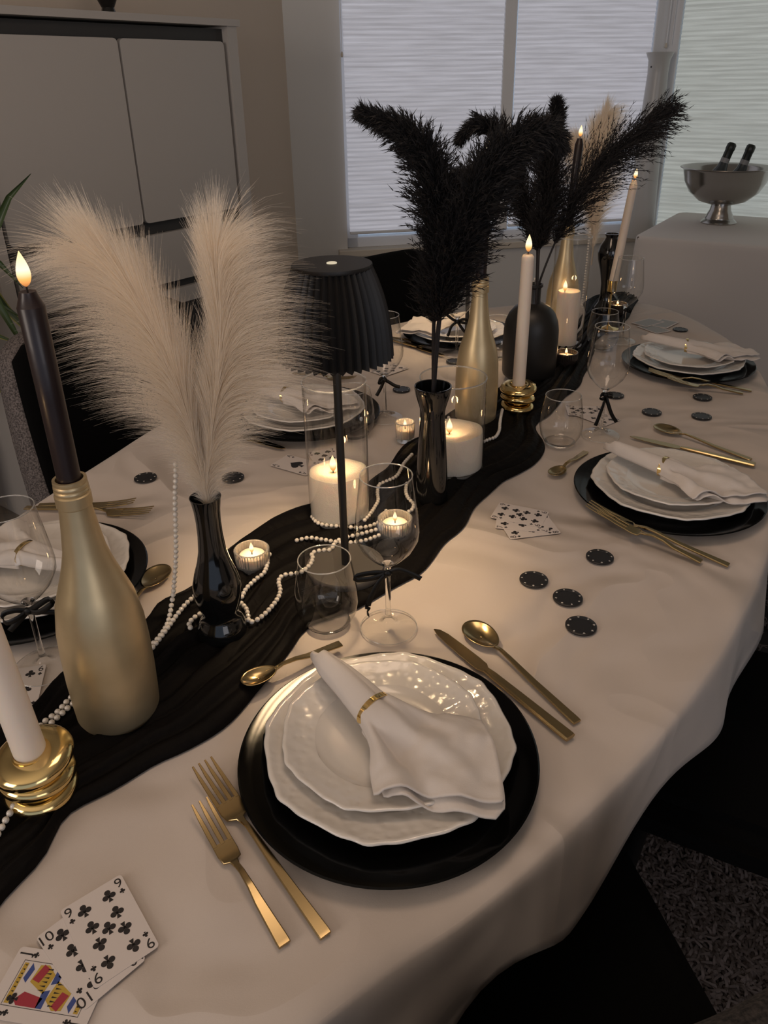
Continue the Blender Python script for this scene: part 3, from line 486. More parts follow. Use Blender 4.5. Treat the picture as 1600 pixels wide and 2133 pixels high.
# cloth
def wr(p):   # gentle wrinkles in the flat part of the cloth (kept below a millimetre and a half)
    a = noise.noise((p.x * 3.1 + 4, p.y * 3.1, 0)) + 0.5 * noise.noise((p.x * 9, p.y * 6, 3))
    return 0.0009 * a
vs = []; fs = []
scales = [0.0, .08, .16, .24, .32, .4, .48, .56, .64, .7, .76, .82, .86, .9, .93, .955, .975, .99]
vs.append((TC.x, TC.y, 0.7492)); first = []
rings = []
arc = [0]
for i in range(NO): arc.append(arc[-1] + (outw[(i + 1) % NO] - outw[i]).length)
TOT = arc[-1]
for s in scales[1:]:
    ring = []
    for i in range(NO):
        p = TC + (outw[i] - TC) * s; vs.append((p.x, p.y, 0.7490 + wr(p))); ring.append(len(vs) - 1)
    rings.append(ring)
def wave(i, d):
    s = arc[i] / TOT * 2 * PI
    ph = 26 * s + 2.2 * math.sin(3 * s + 1) + 1.4 * math.sin(7 * s)
    a = math.sin(ph); b = math.sin(17 * s + 1.7 + 2 * math.sin(4 * s))
    return a, b
HEM = [(0, 0.0, .0005), (.004, .004, 0), (.0, 0, 0)]
drops = [0.002, 0.006, 0.012, 0.020, 0.030, 0.042, 0.056, 0.07, 0.085, 0.10, 0.115, 0.130]
for k, dz in enumerate(drops):
    ring = []; f = dz / 0.130
    for i in range(NO):
        a, b = wave(i, f)
        rnd_out = 0.010 * math.sqrt(max(0, 1 - max(0, 1 - dz / 0.018) ** 2)) if dz < 0.018 else 0.010
        amp = (f ** 1.1)
        offo = rnd_out + amp * (0.004 + 0.011 * a + 0.007 * b)
        un = (outw[i] - TC).dot(FU)
        drop = dz * (1.02 + 0.20 * b - 0.10 * a) * (1 + .30 * max(0, min(1, (-un - .70) / .15)))
        p = outw[i] + onorm[i] * offo
        vs.append((p.x, p.y, 0.7485 - drop)); ring.append(len(vs) - 1)
    rings.append(ring)
for i in range(NO): fs.append((0, rings[0][i], rings[0][(i + 1) % NO]))
for A_, B_ in zip(rings, rings[1:]):
    for i in range(NO): j = (i + 1) % NO; fs.append((A_[i], B_[i], B_[j], A_[j]))
clo = obj('tablecloth', me_from(vs, fs), M_cloth, smooth='all'); solidify(clo, 0.0012, -1)
tag(clo, 'white tablecloth spread over the long dining table, hanging in soft waves', 'tablecloth')

# ------------------------------------------------------------------ black runner
rl = resample(catmull(DATA['runner_l'], 6), count=170); rr_ = resample(catmull(DATA['runner_r'], 6), count=170)
vs = []; fs = []; NV = 64
def ridge(x): return 1 - abs(2 * (x - math.floor(x)) - 1)
for i, (a, b) in enumerate(zip(rl, rr_)):
    la = i / 169 * 2.6; wdt = (b - a).length
    for k in range(NV + 1):
        v = k / NV; p = a.lerp(b, v)
        edge = min(v, 1 - v) * wdt
        wob = 0.9 * noise.noise((la * 2.2, v * 1.5, 5)) + 0.35 * noise.noise((la * 6, v * 4, 9))
        f1 = abs(math.sin((v * 6.5 + wob) * PI)); f2 = abs(math.sin((v * 15 + wob * 2.2 + la) * PI)) ; f3 = noise.noise((la * 14, v * 9, 2)) * 0.5 + 0.5
        h = 0.0030 + 0.0085 * (f1 ** 1.2) + 0.0050 * f2 * (.4 + .6 * f3) + 0.0035 * f3
        bulge = 1 if edge > 0.02 else (edge / 0.02) ** 0.5
        j = noise.noise((la * 9, 0 if v < .5 else 7, 1)) * 0.016 * (1 - min(1, edge / 0.04))
        dr = (b - a).normalized()
        q = p + dr * j
        vs.append((q.x, q.y, 0.7515 + h * bulge))
for i in range(169):
    for k in range(NV):
        q = i * (NV + 1) + k; fs.append((q, q + 1, q + NV + 2, q + NV + 1))
run = obj('table_runner', me_from(vs, fs), M_gauze, smooth='all'); solidify(run, 0.0009, 1)
tag(run, 'crinkled black gauze runner bunched along the middle of the table', 'runner')
# ------------------------------------------------------------------ chairs
def chair_parts(root, back_m, back_h=0.90, w_=0.46, seat_z=0.47, th=0.035, pad=False):
    """local frame: origin on floor under seat centre, +Y faces the table, backrest at -Y"""
    bm = bmesh.new(); add_box(bm, 0, 0, seat_z - 0.045, w_, 0.48, 0.09, 0.0)
    bmesh.ops.bevel(bm, geom=[e for e in bm.edges], offset=0.03, segments=3, affect='EDGES')
    obj('seat', bm, M_chair, root)
    vs = []; fs = []; NX, NZ = 14, 10
    def pt(x, z, side):
        u = (x / NX - .5) * 2; v = z / NZ
        hw = (w_ / 2) * (1 - 0.10 * v ** 2) ; zz = seat_z - 0.02 + (back_h - seat_z + 0.02) * v
        # rounded upper corners
        cut = max(0, abs(u) - 0.72) / 0.28
        zz -= (0.05 * cut ** 2.2) * v
        y = -0.235 - 0.07 * v + 0.045 * u * u
        return (u * hw, y + (th if side else -th) * (1 - 0.35 * v), zz)
    for side in (0, 1):
        for z in range(NZ + 1):
            for x in range(NX + 1): vs.append(pt(x, z, side))
    n = (NX + 1) * (NZ + 1)
    for z in range(NZ):
        for x in range(NX):
            q = z * (NX + 1) + x; fs.append((q, q + 1, q + NX + 2, q + NX + 1)); q += n; fs.append((q + NX + 1, q + NX + 2, q + 1, q))
    for x in range(NX):
        q = NZ * (NX + 1) + x; fs.append((q, q + 1, q + 1 + n, q + n)); fs.append((x + n, x + 1 + n, x + 1, x))
    for z in range(NZ):
        q = z * (NX + 1); fs.append((q, q + NX + 1, q + NX + 1 + n, q + n)); q += NX; fs.append((q + n, q + NX + 1 + n, q + NX + 1, q))
    bmm = bmesh.new(); bmm.from_mesh(me_from(vs, fs)); bmesh.ops.recalc_face_normals(bmm, faces=bmm.faces[:])
    o = obj('backrest', bmm, back_m, root, smooth='all'); subsurf(o, 1)
    if pad:
        pv = []; pf = []
        for z in range(1, NZ):
            for x in range(1, NX):
                a_, b_, c_ = pt(x + (x - NX / 2) * .10, z + (.75 if z == NZ - 1 else 0), 1); pv.append((a_, b_ + .004, c_))
        for z in range(NZ - 2):
            for x in range(NX - 2): q = z * (NX - 1) + x; pf.append((q, q + 1, q + NX, q + NX - 1))
        solidify(obj('inner_pad', me_from(pv, pf), M_chair, root, smooth='all'), .016, 0)
    for sx in (-1, 1):
        for sy in (-1, 1):
            obj('leg', tube([(sx * (w_ / 2 - .045), sy * 0.19, seat_z - 0.07), (sx * (w_ / 2 - .015), sy * 0.225, 0.0)], lambda t: 0.016 - 0.005 * t, 10), M_chairleg, root)
def chair(label, pos, face, m=M_chair, **k):
    a = math.atan2(face[1], face[0]) - PI / 2
    c = thing('dining_chair', label, 'chair', (pos[0], pos[1], 0.0145), a); chair_parts(c, m, **k); return c
p = tuv(0.0, -0.88); chair('dark speckled upholstered chair behind the cream plumes', tuv(0.075, -0.70), FV, M_chairgrey, back_h=0.905, w_=0.66, th=0.05, pad=True)
chair('black upholstered chair behind the near lamp, below the window sill', (0.185, 2.375), (0.707, -0.707), M_chair, back_h=0.905, w_=0.56)
chair('black chair seat beside the right place setting, mostly below the cloth', tuv(-0.19, 0.74), -FV, M_chair)
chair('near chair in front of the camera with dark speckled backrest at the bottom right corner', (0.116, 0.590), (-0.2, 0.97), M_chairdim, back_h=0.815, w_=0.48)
chair('black chair tucked under the far right place setting', tuv(0.75, 0.72), -FV, M_chair, back_h=0.7)

# ------------------------------------------------------------------ plant in planter
pn = thing('planter_plant', 'striped green-leaved plant in a cream planter left of the black candle', 'plant', (-1.62, 2.35, 0))
obj('planter', lathe([(0, 0), (0.15, 0), (0.19, 0.38), (0.18, 0.39), (0.17, 0.34), (0, 0.33)], 40), mat('cream_planter', (0.5, 0.45, 0.38), 0.6), pn)
obj('soil', lathe([(0, 0.345), (0.165, 0.34)], 24), mat('soil', (0.02, 0.014, 0.01), 0.95), pn)
def leaf_mesh(pts, w0):
    P = resample(catmull(pts, 6), count=16); vs = []; fs = []
    view = Vector((0.3, -1, 0.15)).normalized()
    for i, p in enumerate(P):
        t = i / 15; tg = (P[min(i + 1, 15)] - P[max(i - 1, 0)]).normalized(); sd = tg.cross(view).normalized()
        wv = w0 * (math.sin(PI * min(1, 0.25 + t * 0.75)) ** 0.7 if t < 1 else 0) + 0.0006
        for k in (-1, -.7, 0, .7, 1): vs.append(p + sd * wv * k + view * (-0.006 * (1 - abs(k))) - Vector(pn.location))
    for i in range(15):
        for k in range(4):
            q = i * 5 + k; fs.append((q, q + 1, q + 6, q + 5))
    me = me_from(vs, fs); me.materials.append(M_leaf); me.materials.append(M_leafy)
    for k, pg in enumerate(me.polygons): pg.material_index = 1 if k % 4 in (0, 3) else 0
    return me
base = Vector((-1.62, 2.35, 0.36))
for k, l in enumerate(DATA['leaves']):
    o = obj('leaf', leaf_mesh([tuple(base), tuple(base.lerp(Vector(l[0]), .5) + Vector((-0.05, 0, 0.1)))] + [tuple(x) for x in l], 0.024), None, pn, smooth='all')
    if k < 4:
        o.data.polygons.foreach_set('material_index', [0] * len(o.data.polygons))

# ------------------------------------------------------------------ side table with bowl
SZ = 0.78
sA = Vector((1.162, 3.616, 0)); sdir = Vector((0.835, -0.55, 0)).normalized(); sdep = Vector((0.55, 0.835, 0)).normalized()
SL, SD = 1.7, 0.80
st = thing('side_table', 'rectangular side table under a white cloth before the right window', 'table', tuple(sA + sdir * SL / 2 + sdep * SD / 2), math.atan2(sdir.y, sdir.x))
obj('tabletop', box(0, 0, SZ - 0.02, SL - .02, SD - .02, 0.03, 0.003), M_wood, st, smooth=False)
for sx in (-1, 1):
    for sy in (-1, 1): obj('leg', box(sx * (SL / 2 - .06), sy * (SD / 2 - .06), (SZ - .03) / 2, 0.04, 0.04, SZ - .04, 0.003), M_wood, st, smooth=False)
vs = []; fs = []
prof = []
def rrect(t, hx, hy, r):
    pts = []
    for cx, cy, a0 in ((hx - r, hy - r, 0), (-hx + r, hy - r, 90), (-hx + r, -hy + r, 180), (hx - r, -hy + r, 270)):
        for k in range(7): a = R(a0 + 90 * k / 6); pts.append((cx + r * math.cos(a), cy + r * math.sin(a)))
    return pts
base_pts = resample([(*p, 0) for p in (lambda q: q + [q[0]])(rrect(0, SL / 2, SD / 2, 0.05))], count=201)[:200]
vs.append((0, 0, SZ)); rgs = []
for off, z in ((-.25, SZ), (-.12, SZ), (-.03, SZ), (-0.008, SZ), (0, SZ - .004), (.006, SZ - .012), (.008, SZ - .03), (.012, SZ - .15), (.016, SZ - .3), (.02, SZ - .45), (.025, SZ - .6), (.03, 0.07)):
    ring = []
    for i, p in enumerate(base_pts):
        q = Vector((p.x, p.y)); n = Vector((q.x / (SL / 2), q.y / (SD / 2) * 1)); n.normalize()
        f = (SZ - z) / SZ; wv = 0.010 * f * math.sin(i * 2 * PI * 14 / 200 + 2 * math.sin(i * .07))
        q = q + n * (off + wv) if off > -.1 else q * (1 + off / 0.6)
        vs.append((q.x, q.y, z)); ring.append(len(vs) - 1)
    rgs.append(ring)
for i in range(200): fs.append((0, rgs[0][i], rgs[0][(i + 1) % 200]))
for A_, B_ in zip(rgs, rgs[1:]):
    for i in range(200): j = (i + 1) % 200; fs.append((A_[i], B_[i], B_[j], A_[j]))
so = obj('tablecloth', me_from(vs, fs), M_sidecloth, smooth='all', loc=tuple(st.location), rot=(0, 0, math.atan2(sdir.y, sdir.x)))
tag(so, 'plain off-white cloth reaching almost to the floor on the side table', 'tablecloth')
bx, by, _, brz = DATA['bowl']; bh = brz - SZ
bw = thing('footed_bowl', 'large footed stainless steel bowl holding two bottles on the side table', 'bowl', (bx, by, SZ))
obj('bowl_body', lathe([(0, .088), (.05, .086), (.11, .105), (.158, .145), (.185, .195), (.196, bh - .012), (.206, bh - .002), (.212, bh), (.211, bh + .003), (.203, bh + .001), (.192, bh - .012), (.181, .195), (.154, .148), (.107, .109), (.05, .091), (0, .092)], 72), M_steel, bw)
obj('foot', lathe([(0.082, 0.0), (.084, .004), (.080, .010), (.072, .016), (.066, .022), (.066, .026), (.060, .036), (.060, .040), (.050, .060), (.044, .088), (.040, .088), (.046, .06), (.076, .004)], 60, close=True), M_steel, bw)
def sparkling(label, x, y, tilt, az):
    t = thing('sparkling_bottle', label, 'bottle', (x, y, SZ + .125 if x < bx else SZ + .112)); t.scale = (1.22, 1.22, .93); t.rotation_euler = (tilt[0], tilt[1], az)
    obj('bottle_glass', lathe([(0, 0), (.042, 0), (.0435, .01), (.043, .07), (.036, .105), (.02, .15), (.015, .185), (.0145, .20)], 32), M_greenglass, t)
    obj('foil', lathe([(.0152, .192), (.0158, .20), (.016, .235), (.0175, .24), (.017, .262), (.012, .271), (0, .273)], 32), M_foil, t)
    obj('neck_band', lathe([(.0155, .172), (.0166, .172), (.0168, .196), (.0155, .196)], 32), M_foilband, t)
sparkling('left dark bottle neck leaning out of the steel bowl', bx - .075, by - .02, (0, R(17)), 0)
sparkling('right dark bottle neck leaning out of the steel bowl', bx + .035, by + .01, (0, R(15)), R(-10))

# ------------------------------------------------------------------ flames, candles
LIGHTS = []
def flame(parent, loc, h=0.026, power=0.35, lean=(0, 0), r=None):
    r = r or h * 0.21
    o = obj('wick', tube([(loc[0], loc[1], loc[2] - .002), (loc[0], loc[1], loc[2] + .005), (loc[0] + .001, loc[1], loc[2] + .009)], 0.0009, 6), M_wick, parent)
    prof = [(0, 0)] + [(r * math.sin(PI * (t ** 0.75)) ** 0.9 * (1 - 0.25 * t), h * t) for t in [.06, .14, .24, .35, .46, .58, .7, .8, .9, .96]] + [(0, h)]
    f = obj('flame', lathe(prof, 16), M_flame, o, smooth='all', loc=(loc[0], loc[1], loc[2] + .004), rot=(lean[0], lean[1], 0))
    f.visible_shadow = True
    pl = point_light('flame_light', (loc[0], loc[1], loc[2] + .004 + h * .55), power, (1.0, 0.60, 0.28), 0.008, parent)
    return f
def taper_candle(label, base, top, rb, rt, m, cat='candle', fh=.028, power=0.12, shoulder=True, dz=0.0, group=None):
    """candle from base to top (world points)"""
    base = Vector(base); top = Vector(top); ax = top - base; h = ax.length
    t = thing('taper_candle', label, 'candle', tuple(base), group=group)
    t.rotation_euler = ax.to_track_quat('Z', 'Y').to_euler()
    prof = [(0, 0), (rb, 0), (rb, .004), (rt + (rb - rt) * .5, h * .5), (rt, h - .014)]
    prof += [(rt * .97, h - .0135), (rt * .66, h - .003), (rt * .60, h)] if shoulder else [(rt, h - .006), (rt * .8, h - .002), (rt * .5, h)]
    prof += [(0, h - .001)]
    obj('wax_body', lathe(prof, 32), m, t)
    flame(t, (0, 0, h), fh, power, lean=(0, 0))
    return t
BOT = [(0, .004), (.038, .0), (.0445, .003), (.0475, .010), (.0485, .03), (.0495, .065), (.0492, .10), (.0478, .132), (.0425, .166), (.0372, .182), (.0310, .200), (.0262, .216), (.0226, .231), (.0196, .255), (.0172, .278), (.0167, .2845),
       (.0183, .286), (.0184, .2985), (.0168, .300), (.0178, .302), (.0178, .304), (.0166, .3055), (.0176, .307), (.0174, .3095), (.0165, .311), (.0172, .3125), (.0170, .316), (.0140, .316), (.0135, .30), (0, .29)]
def gold_bottle(label, x, y, z=.758, s=1.0):
    t = thing('gold_bottle', label, 'bottle', (x, y, z), group=None)
    obj('bottle_body', lathe([(r * s, zz) for r, zz in BOT[:17]], 72), M_goldpaint, t)
    obj('threaded_neck', lathe([(r, zz) for r, zz in BOT[16:]], 48), M_goldpaint, t); return t
gold_bottle('nearest gold-painted bottle holding a lit black candle, front left', -.324, .711)
gold_bottle('middle gold-painted bottle behind the wide glass cylinder', .203, 1.575, s=.93)
gold_bottle('farthest gold-painted bottle behind the pillar candle glass', .516, 2.18, s=.93)
taper_candle('tall black candle burning in the nearest gold bottle, at the left edge', (-.324, .711, 1.052), (-.3235, .708, 1.268), .0118, .0125, M_waxk, power=.14, fh=.033)
taper_candle('black candle in the middle gold bottle, flame hidden in the black plumes', (.203, 1.575, 1.05), (.209, 1.575, 1.300), .0112, .0112, M_waxk, power=.12)
taper_candle('black candle in the farthest gold bottle before the blind', (.516, 2.18, 1.05), (.527, 2.18, 1.292), .0112, .0112, M_waxk, power=.14)

def ring_holder(label, x, y, z=.760):
    t = thing('candle_holder', label, 'candle holder', (x, y, z))
    def tor(cz, R0, r, tilt, squash=.62):
        prof = []
        for k in range(18):
            a = 2 * PI * k / 18; prof.append((R0 + r * math.cos(a), cz + r * squash * math.sin(a)))
        return lathe(prof, 56, close=True), tilt
    for i, (cz, R0, rr_, tilt) in enumerate(((.011, .021, .0165, (R(4), R(3))), (.031, .0225, .0165, (R(-5), R(4))), (.053, .0235, .0175, (R(5), R(-3))))):
        me, tl = tor(0, R0, rr_, tilt); obj('ring', me, M_gold, t, loc=(0, 0, cz), rot=(tl[0], tl[1], 0))
    obj('cup', lathe([(0, .004), (.018, .004), (.0188, .05), (.0190, .063), (.0175, .063), (.0168, .045), (0, .042)], 40), M_gold, t)
    return t
ring_holder('shiny gold stacked-ring candle holder at the left edge of the photo', -.370, .592, z=.7575)
ring_holder('shiny gold stacked-ring candle holder before the black bottle vase', .303, 1.625)
taper_candle('white candle in the ring holder at the left edge, top out of view', (-.370, .592, .803), (-.408, .620, 1.10), .0162, .0150, M_waxw, power=.15)
taper_candle('white candle burning in the middle ring holder', (.303, 1.625, .806), (.3075, 1.632, 1.107), .0142, .0130, M_waxw, shoulder=False, power=.14, fh=.036)
cx, cy = .672, 2.24
cs = thing('candlestick', 'slim brass candlestick between the farthest right wine glass and the curvy black vase', 'candle holder', (cx, cy, .760))
obj('base', lathe([(0, 0), (.032, 0), (.033, .003), (.012, .007), (.004, .012), (0, .012)], 32), M_gold, cs)
obj('stem', tube([(0, 0, .01), (0, 0, .108)], .0032, 12), M_gold, cs)
obj('cup', lathe([(0, .104), (.005, .105), (.0135, .113), (.0145, .145), (.0132, .145), (.0128, .120), (0, .118)], 28), M_gold, cs)
taper_candle('slightly leaning white candle in the brass candlestick before the side table', (cx, cy, .879), (.703, cy + .005, 1.178), .0125, .0108, M_waxw, power=.12)

# glass cylinders with wax candles
def cylinder(label, x, y, h, r, wl, wh, pillar=False, wr=None, fl=(0, 0)):
    t = thing('glass_cylinder', label, 'vase', (x, y, .759))
    th = .0018
    obj('glass_wall', lathe([(r * .97, .004), (r, .012), (r, h)], 72), M_glass, t)
    obj('glass_rim', lathe([(r + .0012 * math.cos(2 * PI * k / 8), h + .0016 * math.sin(2 * PI * k / 8)) for k in range(8)], 72, close=True), M_rim, t)
    obj('glass_base', lathe([(0, 0), (r * .94, 0), (r * .985, .003), (r * .985, .007), (0, .007)], 56), M_rim, t)
    c = thing('pillar_candle' if pillar else 'sand_candle', wl, 'candle', (x, y, .7675))
    wr = wr or r * .955
    if pillar:
        obj('wax_body', lathe([(0, 0), (wr, 0), (wr, wh - .003), (wr * .93, wh), (wr * .6, wh - .004), (0, wh - .006)], 48), M_waxw, c)
    else:
        def rf(rr, zz, a): return rr, zz + (0.0022 * math.sin(a + 2.2) + .001 * math.sin(5 * a)) * (rr / wr if zz > wh * .5 else 0)
        obj('wax_body', lathe([(0, 0), (wr, 0), (wr, wh * .4), (wr, wh * .9), (wr * .98, wh), (wr * .8, wh + .002), (wr * .62, wh + .001), (wr * .5, wh - .003), (0, wh - .004)], 64, rf), M_sand, c)
    flame(c, (fl[0], fl[1], wh - .005), .030, .22)
    return t
cylinder('tall narrow glass cylinder behind the near lamp pole', -.078, 1.165, .248, .0515, 'white wax candle glowing in the tall cylinder behind the lamp pole', .080, fl=(-.008, 0))
cylinder('wide short glass cylinder behind the funnel-necked black vase', .130, 1.345, .185, .0615, 'white wax candle glowing in the wide glass cylinder', .070, fl=(-.006, -.01))
cylinder('far tall glass cylinder holding a pale pillar candle', .511, 2.085, .300, .047, 'pale pillar candle burning in the far glass cylinder', .148, pillar=True, wr=.031, fl=(-.012, 0))

# tealights
def ribbed(r, h, n=34):
    def rf(rr, zz, a): return (rr * (1 + (.022 * math.cos(n * a) if rr > r * .8 and zz > .004 else 0)), zz)
    return lathe([(0, 0), (r * .92, 0), (r * .96, .003), (r, h * .5), (r * 1.03, h), (r * .9, h + .0006), (r * .84, h * .5), (r * .82, .008), (0, .007)], n * 4, rf)
def tealight(label, x, y, m, r=.027, h=.032, z=.761, pw=.10):
    t = thing('tealight_holder', label, 'tealight holder', (x, y, z))
    obj('holder_glass', ribbed(r, h), m, t)
    obj('gilt_rim', lathe([(r * .955 + .0012 * math.cos(2 * PI * k / 6), h + .0012 * math.sin(2 * PI * k / 6)) for k in range(6)], 48, close=True), M_rim, t)
    c = thing('tealight', 'lit tealight in the ' + label.split(',')[0], 'candle', (x, y, z + .0085))
    obj('wax_body', lathe([(0, 0), (r * .74, 0), (r * .76, h * .42), (r * .72, h * .44), (0, h * .42)], 40), M_waxw, c)
    flame(c, (0, 0, h * .42), .018, pw)
M_ribglass = mat('ribbed_glass', (0.85, 0.83, 0.80), 0.06, Transmission_Weight=0.85, IOR=1.4)
M_smoke = mat('smoked_glass', (0.035, 0.028, 0.025), 0.12, Transmission_Weight=0.3, IOR=1.4)
tealight('ribbed clear tealight glass behind the slim black vase', -.206, 1.012, M_ribglass, .0262, .032)
tealight('ribbed clear tealight glass seen through the nearest wine glass', .016, 1.098, M_ribglass, .0275, .032)
tealight('dark ribbed tealight glass beside the pillar candle', .479, 1.93, M_smoke, .030, .032)
tealight('far dark tealight glass at the end of the runner', .744, 2.40, M_smoke, .031, .032)
tealight('small clear tealight glass left of the funnel-necked vase', .045, 1.485, M_ribglass, .020, .042, z=.754)

# ------------------------------------------------------------------ black vases
def vase(name, label, x, y, prof, m, z=.7585, extra=None):
    t = thing(name, label, 'vase', (x, y, z)); obj('vase_body', lathe(prof, 72), m, t)
    if extra: extra(t)
    return t
V1 = [(0, 0), (.030, 0), (.0330, .004), (.0334, .010), (.0325, .020), (.0275, .029), (.0238, .036), (.0250, .044), (.0290, .056), (.0318, .075), (.0310, .088), (.0270, .103), (.0215, .120), (.0178, .137), (.0160, .160), (.0158, .180), (.0168, .197), (.0192, .212), (.0198, .2145), (.0185, .2145), (.0150, .198), (.0138, .180), (.014, .15), (0, .12)]
vase('bud_vase', 'slim black waisted vase holding the two cream plumes', -.224, .851, V1, M_blackglass)
V2 = [(0, 0), (.026, 0), (.0285, .006), (.0285, .012), (.0270, .060), (.0240, .115), (.0212, .160), (.0210, .172), (.0225, .180), (.0290, .202), (.0315, .214), (.0312, .218), (.0290, .2175), (.0268, .204), (.020, .182), (.0185, .172), (.02, .12), (0, .08)]
v2 = vase('funnel_vase', 'glossy black vase with a funnel neck before the wide glass cylinder', .084, 1.217, V2, M_blackglass)
V3 = [(0, 0), (.058, 0), (.0645, .006), (.0665, .014), (.0680, .077), (.0670, .120), (.0635, .142), (.0560, .160), (.0430, .176), (.0260, .184), (.0190, .187), (.0175, .192), (.0175, .222), (.0215, .226), (.0218, .232), (.0180, .2325), (.0150, .225), (.015, .19), (0, .17)]
vase('bottle_vase', 'matte black round-shouldered bottle vase behind the white candle', .369, 1.857, V3, M_blackmatte)
V4 = [(0, 0), (.030, 0), (.034, .006), (.033, .014), (.022, .030), (.018, .050), (.0185, .090), (.026, .130), (.036, .165), (.038, .185), (.033, .205), (.022, .222), (.018, .232), (.022, .240), (.024, .243), (.019, .243), (.014, .225), (0, .2)]
vase('bud_vase', 'far curvy black vase with a cream plume and a pearl string', .715, 2.44, V4, M_blackglass)

# ------------------------------------------------------------------ lamps
M_lampbase_lit = mat('lamp_base_lit', (0.075, 0.068, 0.062), 0.45)  # lighter copy of the lamp metal, lamplight on the base painted in
def lamp(label, x, y, z=.7585, power=2.2, hs=1.0):
    t = thing('table_lamp', label, 'lamp', (x, y, z)); H = .468 * hs; HB = .346 * hs
    obj('base', lathe([(0, 0), (.0585, 0), (.060, .002), (.060, .011), (.0585, .013), (0, .013)], 72), M_lampbase_lit, t)
    obj('pole', lathe([(0, .012), (.0058, .012), (.0058, H - .012), (0, H - .012)], 20), M_lampblack, t)
    NP = 40
    vs = []; fs = []; NZ = 16; NS = NP * 4
    for k in range(NZ + 1):
        v = k / NZ; zz = HB + (H - .002 - HB) * v
        rr = .0780 - .006 * v - .0205 * v ** 2.6
        for i in range(NS):
            ph = (i % 4) / 4; tri = (0, .5, 1, .5)[i % 4]
            amp = .0085 * (1 - .35 * v); r = rr - amp * tri
            a = 2 * PI * i / NS
            vs.append((r * math.cos(a), r * math.sin(a), zz - (.002 * (1 - tri) if k == 0 else 0)))
    for k in range(NZ):
        for i in range(NS): j = (i + 1) % NS; fs.append((k * NS + i, k * NS + j, (k + 1) * NS + j, (k + 1) * NS + i))
    s = obj('lamp_shade', me_from(vs, fs), M_lampblack, t, smooth=False); solidify(s, .0012, -1)
    obj('shade_cap', lathe([(0, H - .0065), (.0475, H - .0065), (.0515, H - .004), (.0522, H - .001), (.0515, H + .001), (0, H + .001)], 72), M_lampblack, t)
    obj('touch_light', lathe([(0, H + .0012), (.0068, H + .0012), (.0066, H + .0022), (0, H + .0024)], 24), M_dot, t)
    obj('led_disc', lathe([(.0075, H - .014), (.034, H - .014), (.034, H - .011), (.0075, H - .011)], 40, close=True), M_glow, t)
    l = bpy.data.lights.new('lamp_bulb', 'AREA'); l.shape = 'DISK'; l.size = .06; l.energy = power; l.color = (1, .70, .40)
    o = bpy.data.objects.new('lamp_bulb', l); C.objects.link(o); o.parent = t; o.location = (0, 0, H - .0155)
    return t
lamp('near black table lamp with a pleated shade and a round base', -.062, .999, power=2.1)
lamp('far black pleated table lamp half hidden behind the black plumes', .245, 2.165, power=2.1 * .7)

# ------------------------------------------------------------------ plumes
def strand_mesh(rachis, nst, len_f, ang, bend, droop, side, wd, seg=5, rseed=1, tip_n=0, curl=0.0, t0=0.0, cluster=0.0):
    rnd = random.Random(rseed); Pn = resample(catmull(rachis, 10), count=80); vs = []; fs = []; org = Pn[0]
    sidev = Vector(side).normalized()
    ct = ca = 0
    for i in range(nst):
        if i % 7 == 0: ct = t0 + (1 - t0) * rnd.random() ** 0.9; ca = rnd.uniform(0, 2 * PI); cl = rnd.uniform(.75, 1.12)
        t = min(1, max(t0, ct + rnd.gauss(0, .006))); f = t * 79; j = min(int(f), 78); p = Pn[j].lerp(Pn[j + 1], f - j)
        tg = (Pn[min(j + 2, 79)] - Pn[max(j - 1, 0)]).normalized()
        a = ca + rnd.gauss(0, .10); u = tg.cross(Vector((0.3, 0.9, 0.1))).normalized(); v_ = tg.cross(u)
        rad = u * math.cos(a) + v_ * math.sin(a)
        sb0 = rad.dot(sidev); inn = max(0, -sb0)
        an = ang * rnd.uniform(.5, 1.25) * (1 - .15 * t) * (1 - .60 * inn)
        ram = .30 + .70 * min(1, max(0, t - t0) / .28); an *= .35 + .65 * ram
        L = ram * len_f(t) * cl * rnd.uniform(.7, 1.08) * (1 - .25 * inn)
        d = (tg * math.cos(an) + rad * math.sin(an)).normalized(); sb = rad.dot(sidev)
        bd = bend * (0.10 + .35 * (1 - inn) * (1 - max(0, sb)) + 1.4 * max(0, sb)) * rnd.uniform(.6, 1.2) * (1 - .45 * t)
        q = p.copy(); w0 = wd * rnd.uniform(.7, 1.3); b = len(vs)
        per = d.cross(Vector((rnd.uniform(-.9, .9), -.8, rnd.uniform(-.2, 1.2)))).normalized()
        for k in range(seg + 1):
            ww = w0 * (1 - .8 * k / seg); vs.append(q + per * ww - org); vs.append(q - per * ww - org)
            q = q + d * (L / seg)
            d = (d + ram * (rad * bd + sidev * bd * .5 * max(0, sb)) / seg + Vector((0, 0, -droop * (.3 + .9 * max(0, sb)) * (k + 1) / seg / seg * 2)) + Vector((rnd.uniform(-1, 1), rnd.uniform(-1, 1), rnd.uniform(-1, 1))) * curl).normalized()
        for k in range(seg): fs.append((b + 2 * k, b + 2 * k + 1, b + 2 * k + 3, b + 2 * k + 2))
    return vs, fs, org
def cream_plume(label, rachis, n, lf, side, seed, ang=.55, bend=1.1, droop=.5, wd=.00027, t0=.12):
    org = Vector(rachis[0]); t = thing('pampas_plume', label, 'dried plume', tuple(org))
    P = [Vector(p) - org for p in resample(catmull(rachis, 10), count=40)]
    obj('stem', tube(P, lambda q: .0022 - .0014 * q, 8), mat('cream_stem', (.5, .42, .33), .7), t)
    vs, fs, _ = strand_mesh(rachis, n, lf, ang, bend, droop, side, wd, rseed=seed, t0=t0, curl=.02)
    obj('plume_fibres', me_from(vs, fs), M_feather, t, kind='stuff', smooth='all')
LFN = lambda t: .07 + .10 * math.sin(PI * min(1, t * 1.05)) ** .8
